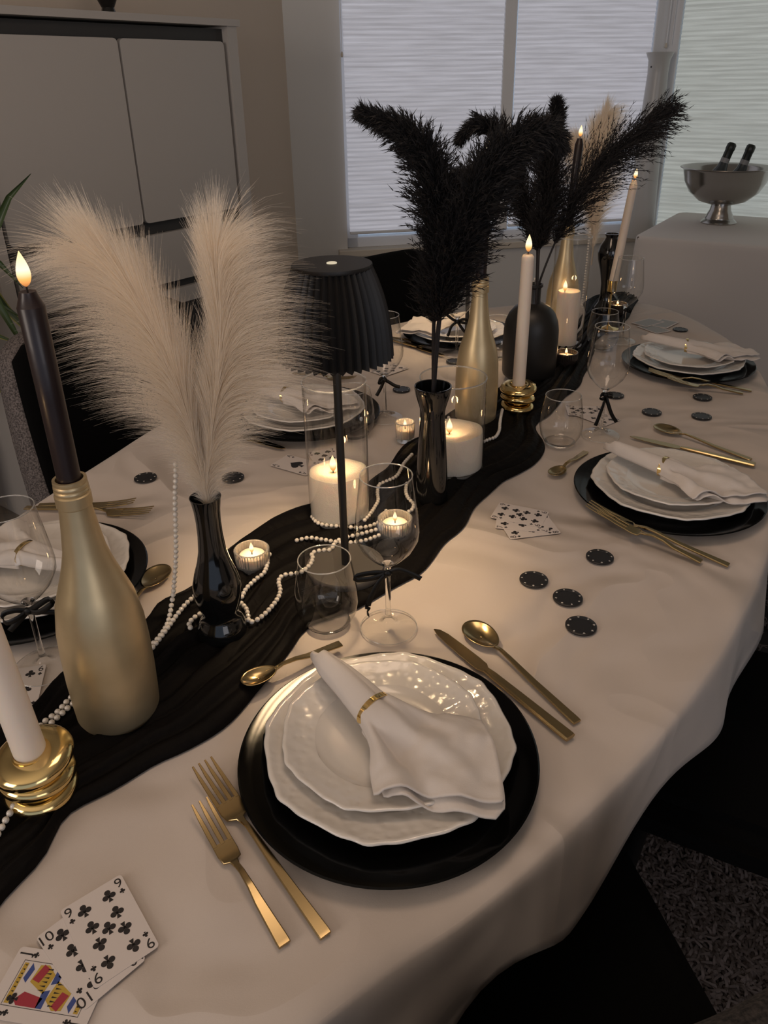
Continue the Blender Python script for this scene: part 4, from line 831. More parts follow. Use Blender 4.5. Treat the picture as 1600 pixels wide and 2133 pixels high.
DOWN = Vector((0, 0, -.09))
def rootin(pts): p0 = Vector(pts[0]); return [tuple(p0 + DOWN)] + [tuple(p) for p in pts]
def lfa(t): return .050 + .095 * math.sin(PI * min(1, .10 + t * .74)) ** .9
cream_plume('left cream plume arching left beside the black candle', rootin(DATA['white_a'][:-1] + [(Vector(DATA['white_a'][-2]) * .45 + Vector(DATA['white_a'][-1]) * .55)[:]]), 11000, lfa, (-1, 0, -.12), 11, ang=.56, bend=1.25, droop=.75, t0=.17)
cream_plume('right cream plume standing upright beside the pleated lamp', rootin(DATA['white_b'][:-1] + [(Vector(DATA['white_b'][-2]) * .6 + Vector(DATA['white_b'][-1]) * .4)[:]]), 11000, lfa, (1, .1, -.05), 12, ang=.54, bend=1.25, droop=.8, t0=.16)
cream_plume('far cream plume in the curvy black vase before the blind', rootin(DATA['white_c']), 7000, lambda t: .06 + .09 * math.sin(PI * min(1, .1 + t * .85)), (1, 0, -.2), 13, wd=.0005)
cream_plume('far cream plume drooping left over the farthest gold bottle', rootin(DATA['white_d']), 6000, lambda t: .06 + .10 * math.sin(PI * min(1, .1 + t * .85)), (-1, 0, -.4), 14, wd=.0005)

def reed_plume(label, rachis, n, L0, seed, t0=.3, stem_r=.0035, spread=.75, lean=(0, 0, 0), tipw=.42):
    """black reed head: branchlets along the stem, each set with short spiky florets"""
    rnd = random.Random(seed); org = Vector(rachis[0]); t = thing('reed_plume', label, 'dried plume', tuple(org))
    Pn = resample(catmull(rachis, 10), count=80)
    obj('stem', tube([p - org for p in Pn[::2]], lambda q: stem_r * (1 - .75 * q), 8), M_stemk, t)
    vs = []; fs = []
    def quad(p, q, w_, per):
        b = len(vs); vs.extend([p - per * w_, p + per * w_, q]); fs.append((b, b + 1, b + 2))
    for i in range(n):
        s = rnd.random(); tt = t0 + (1 - t0) * s; f = tt * 79; j = min(int(f), 78); p = Pn[j].lerp(Pn[j + 1], f - j)
        tg = (Pn[min(j + 2, 79)] - Pn[max(j - 1, 0)]).normalized(); a = rnd.uniform(0, 2 * PI)
        u = tg.cross(Vector((.3, .9, .1))).normalized(); v_ = tg.cross(u); rad = u * math.cos(a) + v_ * math.sin(a)
        env = (math.sin(PI * min(1, .12 + s * .80)) ** .6) * (1 - (1 - tipw) * s ** 1.5)
        an = spread * rnd.uniform(.35, 1.1); d = (tg * math.cos(an) + rad * math.sin(an) + Vector(lean) * .4).normalized()
        L = L0 * env * rnd.uniform(.55, 1.15); q = p.copy(); NS = 7
        for k in range(NS):
            q2 = q + d * (L / NS); per = d.cross(Vector((rnd.uniform(-1, 1), -1, rnd.uniform(-1, 1)))).normalized()
            quad(q - org, q2 - org + d * .002, .0006, per)
            for m_ in range(2):
                sp = (d + Vector((rnd.uniform(-1, 1), rnd.uniform(-1, 1), rnd.uniform(-1, 1))) * .55).normalized()
                qa = q.lerp(q2, rnd.random()); pr = sp.cross(Vector((rnd.uniform(-1, 1), -1, rnd.uniform(-1, 1)))).normalized()
                quad(qa - org, qa + sp * rnd.uniform(.006, .015) - org, .0008, pr)
            q = q2; d = (d + tg * .08 + Vector((0, 0, -.10)) + Vector((rnd.uniform(-1, 1), rnd.uniform(-1, 1), rnd.uniform(-1, 1))) * .17).normalized()
    obj('plume_florets', me_from(vs, fs), M_blackreed, t, kind='stuff', smooth=False)
D2 = Vector((0, 0, -.11))
def root2(pts, dn=.11): p0 = Vector(pts[0]); return [tuple(p0 + Vector((0, 0, -dn)))] + [tuple(p) for p in pts]
reed_plume('left black plume bending to the upper left from the funnel-necked vase', root2(DATA['black_a']), 2700, .078, 21, t0=.37, stem_r=.0042, spread=.85)
reed_plume('middle black plume arching to the right from the funnel-necked vase', root2(DATA['black_b']), 3100, .088, 22, t0=.37, spread=.9)
reed_plume('short black plume curling left above the middle gold bottle', [tuple(Vector(p)) for p in [(.086, 1.222, .86), (.088, 1.222, .985)] + [tuple(q) for q in DATA['black_b2']]], 1500, .070, 23, t0=.42, stem_r=.0028)
reed_plume('upright black plume in the round-shouldered bottle vase', root2(DATA['black_c'], .05), 2200, .095, 24, t0=.30, stem_r=.0036, tipw=.35)
reed_plume('low black plume behind the upright one in the bottle vase', root2(DATA['black_c2'], .05), 1500, .080, 25, t0=.34, stem_r=.0032)
reed_plume('airy black plume fanning out to the upper right from the bottle vase', root2(DATA['black_d'], .05), 950, .135, 26, t0=.30, stem_r=.003, spread=.66, tipw=.80)

# ------------------------------------------------------------------ glasses
WG_BOWL = [(.0048, .100), (.010, .106), (.022, .116), (.034, .130), (.0415, .146), (.0425, .158), (.0410, .176), (.0375, .205), (.0335, .2375)]
def ribbon_strip(path, wdt, up=(0, 0, 1)):
    P = resample(catmull(path, 8), count=28); vs = []; fs = []
    for i, p in enumerate(P):
        tg = (P[min(i + 1, 27)] - P[max(i - 1, 0)]).normalized(); upv = Vector(up); s = (upv - tg * upv.dot(tg))
        s = s.normalized() if s.length > .15 else tg.cross(Vector((0, 1, 0))).normalized()
        vs += [p - s * wdt / 2, p + s * wdt / 2]
    for i in range(27): fs.append((2 * i, 2 * i + 1, 2 * i + 3, 2 * i + 2))
    return me_from(vs, fs)
def wine_glass(label, x, y, strips, z=.7515, knot=(0, -.006, .094)):
    t = thing('wine_glass', label, 'wine glass', (x, y, z))
    obj('foot', lathe([(.0392, .0014), (.0385, .0024), (.018, .0050), (.009, .009), (.0058, .0145), (.0045, .020)], 64), M_footglass, t)
    obj('foot_rim', lathe([(.0392 + .0006 * math.cos(2 * PI * k / 6), .0013 + .0006 * math.sin(2 * PI * k / 6)) for k in range(6)], 64, close=True), M_rim, t)
    obj('glass_stem', lathe([(.0046, .019), (.0038, .030), (.0036, .070), (.0040, .092), (.0050, .101), (.0085, .1055), (0, .1075)], 20), M_solid, t)
    obj('glass_bowl', lathe(WG_BOWL, 72), M_glass, t)
    obj('glass_rim', lathe([(.0335 + .0007 * math.cos(2 * PI * k / 8), .2375 + .0008 * math.sin(2 * PI * k / 8)) for k in range(8)], 64, close=True), M_rim, t)
    if strips:
        bmk = bmesh.new(); bmesh.ops.create_uvsphere(bmk, u_segments=12, v_segments=8, radius=.0052)
        bmesh.ops.scale(bmk, vec=(1.2, .8, 1.0), verts=bmk.verts); bmesh.ops.translate(bmk, vec=knot, verts=bmk.verts)
        kb = obj('ribbon_knot', bmk, M_ribbon, t)
        for s_ in strips:
            o = obj('ribbon', ribbon_strip([tuple(Vector(knot) + Vector(q)) for q in s_], .0076), M_ribbon, kb, smooth='all'); solidify(o, .0004, 0)
    return t
M_footglass = glass_thin('clear_foot_glass', (0.97, 0.97, 0.96), 0.5)
wine_glass('nearest wine glass with a black ribbon bow, in front of the runner', .002, .869,
    [[(0, 0, 0), (-.018, -.004, .004), (-.040, -.006, .001), (-.042, -.008, -.004), (-.022, -.006, -.004), (0, 0, 0)],
     [(0, 0, 0), (.014, -.003, .007), (.030, -.005, .002), (.044, -.006, -.006)], [(0, 0, 0), (-.012, -.004, -.012), (-.024, -.006, -.036), (-.028, -.006, -.052), (-.0275, -.008, -.064)]])
wine_glass('wine glass with a black ribbon bow at the left edge behind the white candle', -.450, .801,
    [[(0, 0, 0), (.012, -.004, .008), (.032, -.006, .022), (.036, -.008, .016), (.016, -.006, .002), (0, 0, 0)], [(0, 0, 0), (-.014, -.004, .004), (-.028, -.006, .0), (-.026, -.01, -.010), (-.012, -.008, -.006), (0, 0, 0)],
     [(0, 0, 0), (.02, .0, -.002), (.055, .004, -.006)], [(0, 0, 0), (-.014, -.004, -.014), (-.026, -.006, -.026)]])
wine_glass('wine glass with a hanging black ribbon beside the right place setting', .459, 1.497,
    [[(0, 0, 0), (-.008, -.004, .004), (-.011, -.006, -.004), (-.005, -.006, -.006), (0, 0, 0)], [(0, 0, 0), (.009, -.004, .005), (.010, -.006, -.002), (0, 0, 0)],
     [(0, 0, 0), (-.004, -.004, -.022), (-.012, -.006, -.052), (-.016, -.006, -.066)], [(0, 0, 0), (.006, -.003, -.018), (.016, -.004, -.042), (.028, -.004, -.060)]])
wine_glass('farthest right wine glass before the side table', .686, 2.140,
    [[(0, 0, 0), (-.006, -.004, -.020), (-.010, -.006, -.040)], [(0, 0, 0), (.008, -.003, .004), (.012, -.004, -.004), (0, 0, 0)]])
wine_glass('wine glass with a black ribbon right of the near lamp shade', .004, 1.613,
    [[(0, 0, 0), (-.008, -.004, .004), (-.011, -.006, -.006), (0, 0, 0)], [(0, 0, 0), (-.008, -.003, -.018), (-.018, -.004, -.036)], [(0, 0, 0), (.010, .0, -.006), (.022, .0, -.014), (.034, 0, -.018)]])
p6 = (.215, 2.055)
wine_glass('wine glass with a black bow at the far left place setting', .206, 2.055,
    [[(0, 0, 0), (-.014, -.004, .008), (-.034, -.004, .024)], [(0, 0, 0), (.014, 0, .006), (.026, 0, .004), (.022, 0, -.004), (0, 0, 0)], [(0, 0, 0), (-.016, -.002, -.012), (-.026, -.004, -.040)], [(0, 0, 0), (.012, 0, -.018), (.026, 0, -.036)]])
def tumbler(label, x, y, z=.7515):
    t = thing('tumbler', label, 'drinking glass', (x, y, z))
    obj('glass_body', lathe([(.0255, .0035), (.033, .008), (.0405, .022), (.0440, .041), (.0430, .060), (.0395, .085), (.0355, .107)], 72), M_glass, t)
    obj('glass_base', lathe([(0, .001), (.022, 0), (.027, .001), (.0315, .0055), (.0275, .0075), (.022, .0065), (0, .006)], 56), M_rim2, t)
    obj('glass_rim', lathe([(.0355 + .0008 * math.cos(2 * PI * k / 8), .107 + .0009 * math.sin(2 * PI * k / 8)) for k in range(8)], 64, close=True), M_rim, t)
M_rim2 = mat('thick_base_glass', (0.93, 0.92, 0.9), 0.04, Transmission_Weight=0.97, IOR=1.35)
tumbler('nearest stemless glass beside the near lamp base', -.083, .880)
tumbler('stemless glass right of the runner before the pair of playing cards', .365, 1.460)
tumbler('far stemless glass at the right of the runner', .612, 2.076)
tumbler('stemless glass seen behind the tall glass cylinder', -.062, 1.521)
tumbler('stemless glass behind the middle gold bottle', .315, 2.03)

# ------------------------------------------------------------------ place settings
def charger(label, x, y):
    t = thing('charger_plate', label, 'charger plate', (x, y, .7508))
    obj('plate_body', lathe([(0, .001), (.10, .001), (.115, .002), (.150, .0125), (.1635, .0165), (.165, .0178), (.1630, .0190), (.148, .0160), (.116, .0065), (.10, .0045), (0, .0045)], 96), M_charger, t)
def scallop(a, R0, amp):
    k = a * 4
    return 1 + amp * (abs(math.cos(k)) ** 1.5 - .5) + amp * .35 * math.cos(a * 24) * (abs(math.cos(k)) ** 3)
def plate(name, label, x, y, z, R0, rz=0, sag=.0):
    t = thing(name, label, 'plate', (x, y, z), rz)
    q = R0 / .138
    def rf(r, zz, a):
        f = max(0, (r - R0 * .62) / (R0 * .38)); return r * (1 + (scallop(a, R0, .030) - 1) * f), zz
    obj('well', lathe([(0, .0030), (R0 * .50, .0030), (R0 * .58, .0040), (R0 * .64, .0075 * q), (R0 * .68, .0105 * q)], 96), M_porc, t, smooth='all')
    obj('embossed_rim', lathe([(R0 * .68, .0105 * q), (R0 * .80, .0145 * q), (R0 * .93, .0185 * q), (R0 * .955, .0205 * q), (R0 * .985, .0215 * q), (R0, .0200 * q), (R0 * .99, .0180 * q), (R0 * .93, .0160 * q), (R0 * .80, .0120 * q), (R0 * .66, .0075 * q), (R0 * .60, .0015), (R0 * .56, 0), (0, .0)], 192, rf), M_porcrim, t, smooth='all')
def polyat(pts, f):
    P = [Vector((x, y, 0)) for x, y in pts]; L = [0]
    for a, b in zip(P, P[1:]): L.append(L[-1] + (b - a).length)
    d = f * L[-1]; k = 0
    while k < len(L) - 2 and L[k + 1] < d: k += 1
    return P[k].lerp(P[k + 1], (d - L[k]) / max(1e-9, L[k + 1] - L[k]))
def napkin(label, x, y, rz, z, seed=0.0):
    """local frame: ring at the origin, rolled tip at -X, unfolded corner at +X"""
    t = thing('napkin', label, 'napkin', (x, y, z), rz); ND = DATA['nap']
    NV_ = 44
    def layer(E, dz, h0, roll, end_lift, tube_h):
        vs = []; fs = []; rows = 0
        secs = ([-1 + k / 16 for k in range(16)] if roll else []) + [k / 30 for k in range(31)]
        for sx in secs:
            for k in range(NV_ + 1):
                v = k / NV_; c = 2 * v - 1
                if sx < 0:
                    f = 1 + sx; f2 = f ** .85                                # 0 at the tip, 1 at the ring
                    a = polyat(ND['lo'], f2); b = polyat(ND['up'], f2); p = a.lerp(b, .5 + .5 * math.sin(c * PI / 2))
                    w_ = (b - a).length; hh = min(.021, w_ * .95 + .003) * math.sqrt(max(0, 1 - c * c * .985))
                    hh += .0022 * math.sin(c * 4 + 1.2 + seed) * (1 - c * c) - .004 * math.exp(-((c - .28) / .13) ** 2) * f
                    zz = .006 + hh + .008 * (1 - f) ** 1.5
                else:
                    a = polyat(ND['lo'], 1).lerp(polyat(ND['up'], 1), .5 + .5 * math.sin(c * PI / 2)); e = polyat(E, v)
                    sw = sx ** .92; p = a.lerp(e, sw)
                    # sides of the fan bow a little inwards below the ring
                    p.y -= math.sin(PI * min(1, sx * 1.6)) * .006 * (1 if c > 0 else -1) * abs(c) ** 4 if sx < .625 else 0
                    tube_z = .006 + .021 * math.sqrt(max(0, 1 - c * c * .985)) - .004 * math.exp(-((c - .28) / .13) ** 2)
                    fl = .004 + h0
                    fl += .0150 * math.exp(-((v - .10) / .075) ** 2) * (1 - .35 * sx)          # rolled left edge
                    fl -= .0035 * math.exp(-((v - .24) / .06) ** 2)
                    fl += .0095 * math.exp(-((v - .52 - .10 * sx) / .13) ** 2) * math.sin(PI * min(1, .25 + sx * .9))
                    fl += .0065 * math.exp(-((v - .86) / .09) ** 2) * (1 - .5 * sx)
                    fl += .0060 * noise.noise((p.x * 26 + seed, p.y * 26, seed)) + .0025 * noise.noise((p.x * 70 + seed, p.y * 60, 3 + seed))
                    fl += end_lift * sx ** 6 * (1 if .35 < v < .75 else .4)
                    bl = min(1, sx / .38) ** 1.1; bl = bl * bl * (3 - 2 * bl)
                    zz = tube_z * (1 - bl) * tube_h + fl * bl + (0 if tube_h == 1 else .001)
                    if v < .03 or v > .97: zz = zz * .55 + .001
                vs.append((p.x, p.y, zz + dz)); 
            rows += 1
        for i_ in range(rows - 1):
            for k in range(NV_): q = i_ * (NV_ + 1) + k; fs.append((q, q + 1, q + NV_ + 2, q + NV_ + 1))
        return me_from(vs, fs)
    o = obj('upper_layer', layer(ND['E'], .0045, .003, True, .002, 1), M_linen, t, smooth='all'); solidify(o, .0022, -1)
    o = obj('lower_layer', layer(ND['E2'], .0, .0, False, -.001, .5), M_linen, t, smooth='all'); solidify(o, .0020, -1)
    # stitched hem line, a slightly raised band along the unfolded edge
    E = ND['E']; hp = [polyat(E, f / 40) for f in range(2, 39)]
    rg = thing('napkin_ring', label.replace('white linen napkin', 'gold ring round the napkin'), 'napkin ring', (x, y, z), rz)
    n = 48; vs = []; fs = []
    for i_ in range(n):
        a = 2 * PI * i_ / n
        for dx, ro in ((-.0034, 0), (.0034, 0), (.0034, -.0011), (-.0034, -.0011)):
            vs.append((dx, (.0245 + ro) * math.cos(a), .0180 + (.0175 + ro) * math.sin(a)))
    for i_ in range(n):
        j_ = (i_ + 1) % n
        for k in range(4): l = (k + 1) % 4; fs.append((i_ * 4 + k, j_ * 4 + k, j_ * 4 + l, i_ * 4 + l))
    obj('ring_band', me_from(vs, fs), M_gold, rg, smooth=True)
    return t
SET = [('front', -.0014, .632, (-.001, .647), (-.007, .652)), ('right', .509, 1.227, (.518, 1.240), (.521, 1.250)), ('far right', .793, 1.917, (.799, 1.930), (.801, 1.936)),
       ('near left', -.532, .985, (-.536, 1.003), (-.540, 1.005)), ('middle left', -.172, 1.622, (-.180, 1.634), (-.184, 1.640)), ('far left', .228, 2.213, (.226, 2.222), (.224, 2.226))]
NAPS = {'front': (-.016, .664, -45.7, 0), 'right': (.507, 1.256, -38.0, 1.3), 'far right': (.800, 1.955, -24.0, 2.1), 'near left': (-.548, 1.006, 157.0, 3.3), 'middle left': (-.222, 1.655, -18.0, 4.2), 'far left': (.205, 2.240, 205.0, 5.5)}
for nm, cx_, cy_, pc_, sc2 in SET:
    charger('round black glass charger under the %s place setting' % nm, cx_, cy_)
    plate('dinner_plate', 'scalloped white dinner plate of the %s place setting' % nm, pc_[0], pc_[1], .7560, .1385, rz=R(11 + 23 * len(nm)))
    plate('salad_plate', 'smaller scalloped white plate on top of the %s dinner plate' % nm, sc2[0], sc2[1], .7665, .1130, rz=R(30 + 17 * len(nm)))
    nx, ny, na, sd_ = NAPS[nm]
    napkin('white linen napkin in the middle of the %s plates' % nm, nx, ny, R(na), .7795, sd_)

# cutlery ------------------------------------------------------------
def bar(bm_v, bm_f, secs):
    """secs: list of (x, half width, z, half thickness)"""
    b0 = len(bm_v)
    for x, hw, z, ht in secs:
        c = min(ht * .6, hw * .3)
        for yy, zz in ((-hw, z - ht + c), (-hw + c, z - ht), (hw - c, z - ht), (hw, z - ht + c), (hw, z + ht - c), (hw - c, z + ht), (-hw + c, z + ht), (-hw, z + ht - c)): bm_v.append((x, yy, zz))
    n = len(secs)
    for i in range(n - 1):
        for k in range(8): l = (k + 1) % 8; bm_f.append((b0 + i * 8 + k, b0 + i * 8 + l, b0 + (i + 1) * 8 + l, b0 + (i + 1) * 8 + k))
    bm_f.append(tuple(b0 + k for k in range(7, -1, -1))); bm_f.append(tuple(b0 + (n - 1) * 8 + k for k in range(8)))
def handle_secs(L, x0, wide=.0062, neck=.0030):
    return [(x0, neck, .006, .0016), (x0 + .012, neck * .95, .0095, .0017), (x0 + .030, neck * 1.15, .0088, .0018), (x0 + (L - x0) * .5, (neck + wide) / 2, .0048, .0017), (L - .004, wide, .0024, .0017), (L, wide * .96, .0022, .0015)]
def finish(vs, fs):
    bm = bmesh.new(); bm.from_mesh(me_from(vs, fs)); bmesh.ops.recalc_face_normals(bm, faces=bm.faces[:]); return bm
MESHC = {}
def fork_meshes(L, nt_, key):
    if key in MESHC: return MESHC[key]
    s = L / .238 if nt_ == 4 else L / .19
    tl = .058 * s; hx = .090 * s; hwid = .0132 * s if nt_ == 4 else .0112 * s
    vs, fs = [], []; bar(vs, fs, handle_secs(L, hx)); h = finish(vs, fs)
    vs, fs = [], []
    bar(vs, fs, [(tl - .002, hwid, .0035, .0010), (tl + .010, hwid * 1.02, .0022, .0011), (tl + .020, hwid * .9, .0022, .0012), (hx - .006, .0042, .0048, .0014), (hx + .002, .0030, .0062, .0015)]); hd = finish(vs, fs)
    tw = hwid / (nt_ * 1.45); vs, fs = [], []
    bar(vs, fs, [(0, tw * .45, .0125, .0006), (tl * .3, tw * .85, .0088, .0008), (tl * .65, tw, .0055, .0009), (tl, tw, .0035, .0010)]); tn = finish(vs, fs)
    out = []
    for nm_, b in (('handle', h), ('head', hd), ('tine', tn)):
        me = bpy.data.meshes.new(nm_); b.to_mesh(me); b.free(); me.materials.append(M_goldsatin); out.append(me)
    MESHC[key] = (out, hwid, tw); return MESHC[key]
def place_xy(head, tail):
    dx, dy = tail[0] - head[0], tail[1] - head[1]; return math.hypot(dx, dy), math.atan2(dy, dx)
def fork(label, head, tail, nt_=4, z=.7515, L=None, name='dinner_fork', lift=0.0):
    l, a = place_xy(head, tail); l = L or l
    (hm, hdm, tm), hw_, tw = fork_meshes(l, nt_, (round(l, 3), nt_)); t = thing(name, label, 'fork', (head[0], head[1], z + lift), a); t.rotation_euler = (0, math.asin(lift / l), a)
    obj('handle', hm, None, t, smooth=True); obj('head', hdm, None, t, smooth=True)
    for k in range(nt_): obj('tine', tm, None, t, smooth=True, loc=(0, (k - (nt_ - 1) / 2) * (2 * hw_ - 2 * tw) / (nt_ - 1), 0))
def spoon(label, head, tail, z=.7515, L=None, name='table_spoon', cup=(.031, .0205)):
    l, a = place_xy(head, tail); l = L or l; t = thing(name, label, 'spoon', (head[0], head[1], z), a)
    vs, fs = [], []; bar(vs, fs, handle_secs(l, cup[0] * 2 - .002)); obj('handle', finish(vs, fs), M_goldsatin, t)
    vs = []; fs = []; NR, NA = 10, 36; sa, sb = cup
    for r in range(NR + 1):
        f = r / NR
        for k in range(NA):
            an = 2 * PI * k / NA; egg = 1 - .12 * math.cos(an) * f
            vs.append((sa + sa * f * math.cos(an), sb * f * math.sin(an) * (1 + .13 * -math.cos(an)), .0012 + .0072 * f ** 2.1))
    for r in range(NR):
        for k in range(NA): j = (k + 1) % NA; fs.append((r * NA + k, r * NA + j, (r + 1) * NA + j, (r + 1) * NA + k))
    o = obj('spoon_bowl', me_from(vs, fs), M_goldsatin, t, smooth='all'); solidify(o, .0011, 1)
def knife(label, head, tail, z=.7515, L=None):
    l, a = place_xy(head, tail); l = L or l; t = thing('table_knife', label, 'knife', (head[0], head[1], z), a)
    bl = l * .44; vs, fs = [], []
    bar(vs, fs, [(bl - .004, .0042, .0055, .0024), (bl + .010, .0055, .0055, .0030), (l * .7, .0066, .0052, .0031), (l - .003, .0078, .0046, .0031), (l, .0074, .0046, .0028)]); obj('handle', finish(vs, fs), M_goldsatin, t)
    vs, fs = [], []
    top = [(0, .000), (.006, .0050), (.020, .0080), (.05, .0092), (.08, .0096), (bl - .012, .0090), (bl - .004, .0042), (bl, .0040)]
    bot = [(0, -.0015), (.01, -.0045), (.03, -.0066), (.06, -.0078), (.085, -.0082), (bl - .012, -.0078), (bl - .004, -.0042), (bl, -.0040)]
    n = len(top)
    for zz in (.0038, .0050):
        for x_, y_ in top + bot[::-1]: vs.append((x_, y_, zz))
    m_ = 2 * n; fs = [tuple(range(m_ - 1, -1, -1)), tuple(range(m_, 2 * m_))] + [(i, (i + 1) % m_, (i + 1) % m_ + m_, i + m_) for i in range(m_)]
    obj('blade', finish(vs, fs), M_goldsatin, t, smooth=False)
FB = ['large gold fork left of the front plate', 'large gold fork before the right charger', 'large gold fork before the far right charger', 'gold fork nearer to the pearls at the near left setting']
for (h, tl), lb, lf in zip(DATA['fork_big'], FB, (0, .0185, .0185, 0)): fork(lb, h, tl, 4, L=.240, lift=lf)
FS = ['small three-tined gold fork beside the large one at the front plate', 'smaller gold fork crossing the large one at the right setting', 'smaller gold fork at the far right setting', 'gold fork farther from the camera at the near left setting', 'gold fork seen through the tall glass cylinder']
for i, ((h, tl), lb) in enumerate(zip(DATA['fork_small'], FS)): fork(lb, h, tl, 3, L=.178, name='dessert_fork', z=.7515 if i != 1 else .753, lift=.0205 if i in (1, 2) else 0)
for (h, tl), lb in zip(DATA['knife'], ['gold knife right of the front plate', 'gold knife mostly behind the right plate', 'gold knife beside the middle left charger', 'gold knife beside the far left charger']): knife(lb, h, tl, L=.245)
for (h, tl), lb in zip(DATA['spoon'], ['large gold spoon outside the knife at the front plate', 'large gold spoon behind the right plate', 'gold spoon beside the nearest gold bottle', 'gold spoon beside the middle left charger, below the knife', 'gold spoon beside the far left charger']): spoon(lb, h, tl, L=.215)
for (h, tl), lb, zz in zip(DATA['teaspoon'], ['small gold teaspoon between the runner and the front plate', 'small gold teaspoon above the right charger'], (.7600, .7515)): spoon(lb, h, tl, z=zz, L=.142, name='tea_spoon', cup=(.0235, .0150))

# ------------------------------------------------------------------ poker chips
CHL = ['poker chip nearest the right setting forks', 'leftmost of the four poker chips on the near right cloth', 'poker chip between the leftmost and the nearest one on the near right cloth', 'nearest poker chip, closest to the gold spoon', 'poker chip right of the hanging ribbon, leftmost of the far three',
       'upper poker chip of the pair above the large spoon at right', 'lower poker chip of the pair above the large spoon at right', 'farthest poker chip beside the fanned cards at the table end', 'poker chip behind the stem of the ribbon wine glass', 'poker chip behind the slim black vase',
       'poker chip under the drooping left cream plume', 'poker chip beside the wine glass behind the tall cylinder', 'poker chip beside the middle gold bottle neck']
CR = .0215
chip_me = None
bm = bmesh.new(); bm.from_mesh(lathe([(0, .0026), (CR * .72, .0026), (CR * .74, .0031), (CR * .97, .0031), (CR, .0026), (CR, .0006), (CR * .97, 0), (0, 0)], 40))
chip_me = bpy.data.meshes.new('chip_body'); bm.to_mesh(chip_me); bm.free(); chip_me.materials.append(M_chip)
def suit_pts(kind, s):
    if kind == 'diamond': return [[(0, s), (.72 * s, 0), (0, -s), (-.72 * s, 0)]]
    if kind == 'heart':
        return [[(s * .92 * math.sin(a) ** 3, s * (.72 * math.cos(a) - .28 * math.cos(2 * a) - .11 * math.cos(3 * a) - .05 * math.cos(4 * a))) for a in [2 * PI * k / 20 for k in range(20)]]]
    circ = lambda cx, cy, r: [(cx + r * math.cos(2 * PI * k / 14), cy + r * math.sin(2 * PI * k / 14)) for k in range(14)]
    if kind == 'club':
        return [circ(0, .50 * s, .40 * s), circ(-.46 * s, -.14 * s, .40 * s), circ(.46 * s, -.14 * s, .40 * s), [(-.16 * s, .12 * s), (.16 * s, .12 * s), (.12 * s, -.3 * s), (-.12 * s, -.3 * s)], [(0, -.05 * s), (.30 * s, -.95 * s), (-.30 * s, -.95 * s)]]
    h = [(x, -y + .1 * s) for x, y in suit_pts('heart', s)[0]]
    return [h, [(0, -.1 * s), (.28 * s, -s), (-.28 * s, -s)]]
def polys_mesh(polys, z=0.0):
    vs = []; fs = []
    for pl in polys:
        b = len(vs); vs += [(x, y, z) for x, y in pl]; fs.append(tuple(range(b, b + len(pl))))
    bm = bmesh.new(); bm.from_mesh(me_from(vs, fs)); bmesh.ops.recalc_face_normals(bm, faces=bm.faces[:])
    for f in bm.faces:
        if f.normal.z < 0: f.normal_flip()
    return bm
ms = {}
for kd in ('diamond', 'heart', 'club', 'spade'):
    me = bpy.data.meshes.new('suit_mark'); b = polys_mesh(suit_pts(kd, .0019)); b.to_mesh(me); b.free(); me.materials.append(M_chipw); ms[kd] = me
for i, ((x, y, z), lb) in enumerate(zip(DATA['chips'], CHL)):
    t = thing('poker_chip', 'black ' + lb, 'poker chip', (x, y, .7512), rnd.uniform(0, 6), 'black poker chips scattered on the tablecloth')
    obj('chip_body', chip_me, None, t, smooth=True)
    for k in range(8):
        a = 2 * PI * k / 8; obj('suit_mark', ms[('diamond', 'heart', 'club', 'spade')[k % 4]], None, t, smooth=False, loc=(.0178 * math.cos(a), .0178 * math.sin(a), .00322), rot=(0, 0, a - PI / 2))

# ------------------------------------------------------------------ playing cards
_fc = {}
def text_mesh(s, size, m):
    if (s, size) in _fc: return _fc[(s, size)]
    cu = bpy.data.curves.new('t', 'FONT'); cu.body = s; cu.size = size; cu.align_x = 'CENTER'; cu.align_y = 'CENTER'
    o = bpy.data.objects.new('t', cu); C.objects.link(o); dg = bpy.context.evaluated_depsgraph_get()
    me = bpy.data.meshes.new_from_object(o.evaluated_get(dg)); C.objects.unlink(o); bpy.data.objects.remove(o); me.materials.clear(); me.materials.append(m); _fc[(s, size)] = me; return me
CWd, CHt = .058, .089
PIPS = {'9': [(-1, 3), (-1, 1), (-1, -1), (-1, -3), (1, 3), (1, 1), (1, -1), (1, -3), (0, 0)], '10': [(-1, 3), (-1, 1), (-1, -1), (-1, -3), (1, 3), (1, 1), (1, -1), (1, -3), (0, 2), (0, -2)],
        '8': [(-1, 3), (-1, 0), (-1, -3), (1, 3), (1, 0), (1, -3), (0, 1.5), (0, -1.5)], '7': [(-1, 3), (-1, 0), (-1, -3), (1, 3), (1, 0), (1, -3), (0, 1.5)], '6': [(-1, 3), (-1, 0), (-1, -3), (1, 3), (1, 0), (1, -3)],
        '5': [(-1, 3), (-1, -3), (1, 3), (1, -3), (0, 0)], 'A': [(0, 0)], 'J': [], 'back': []}
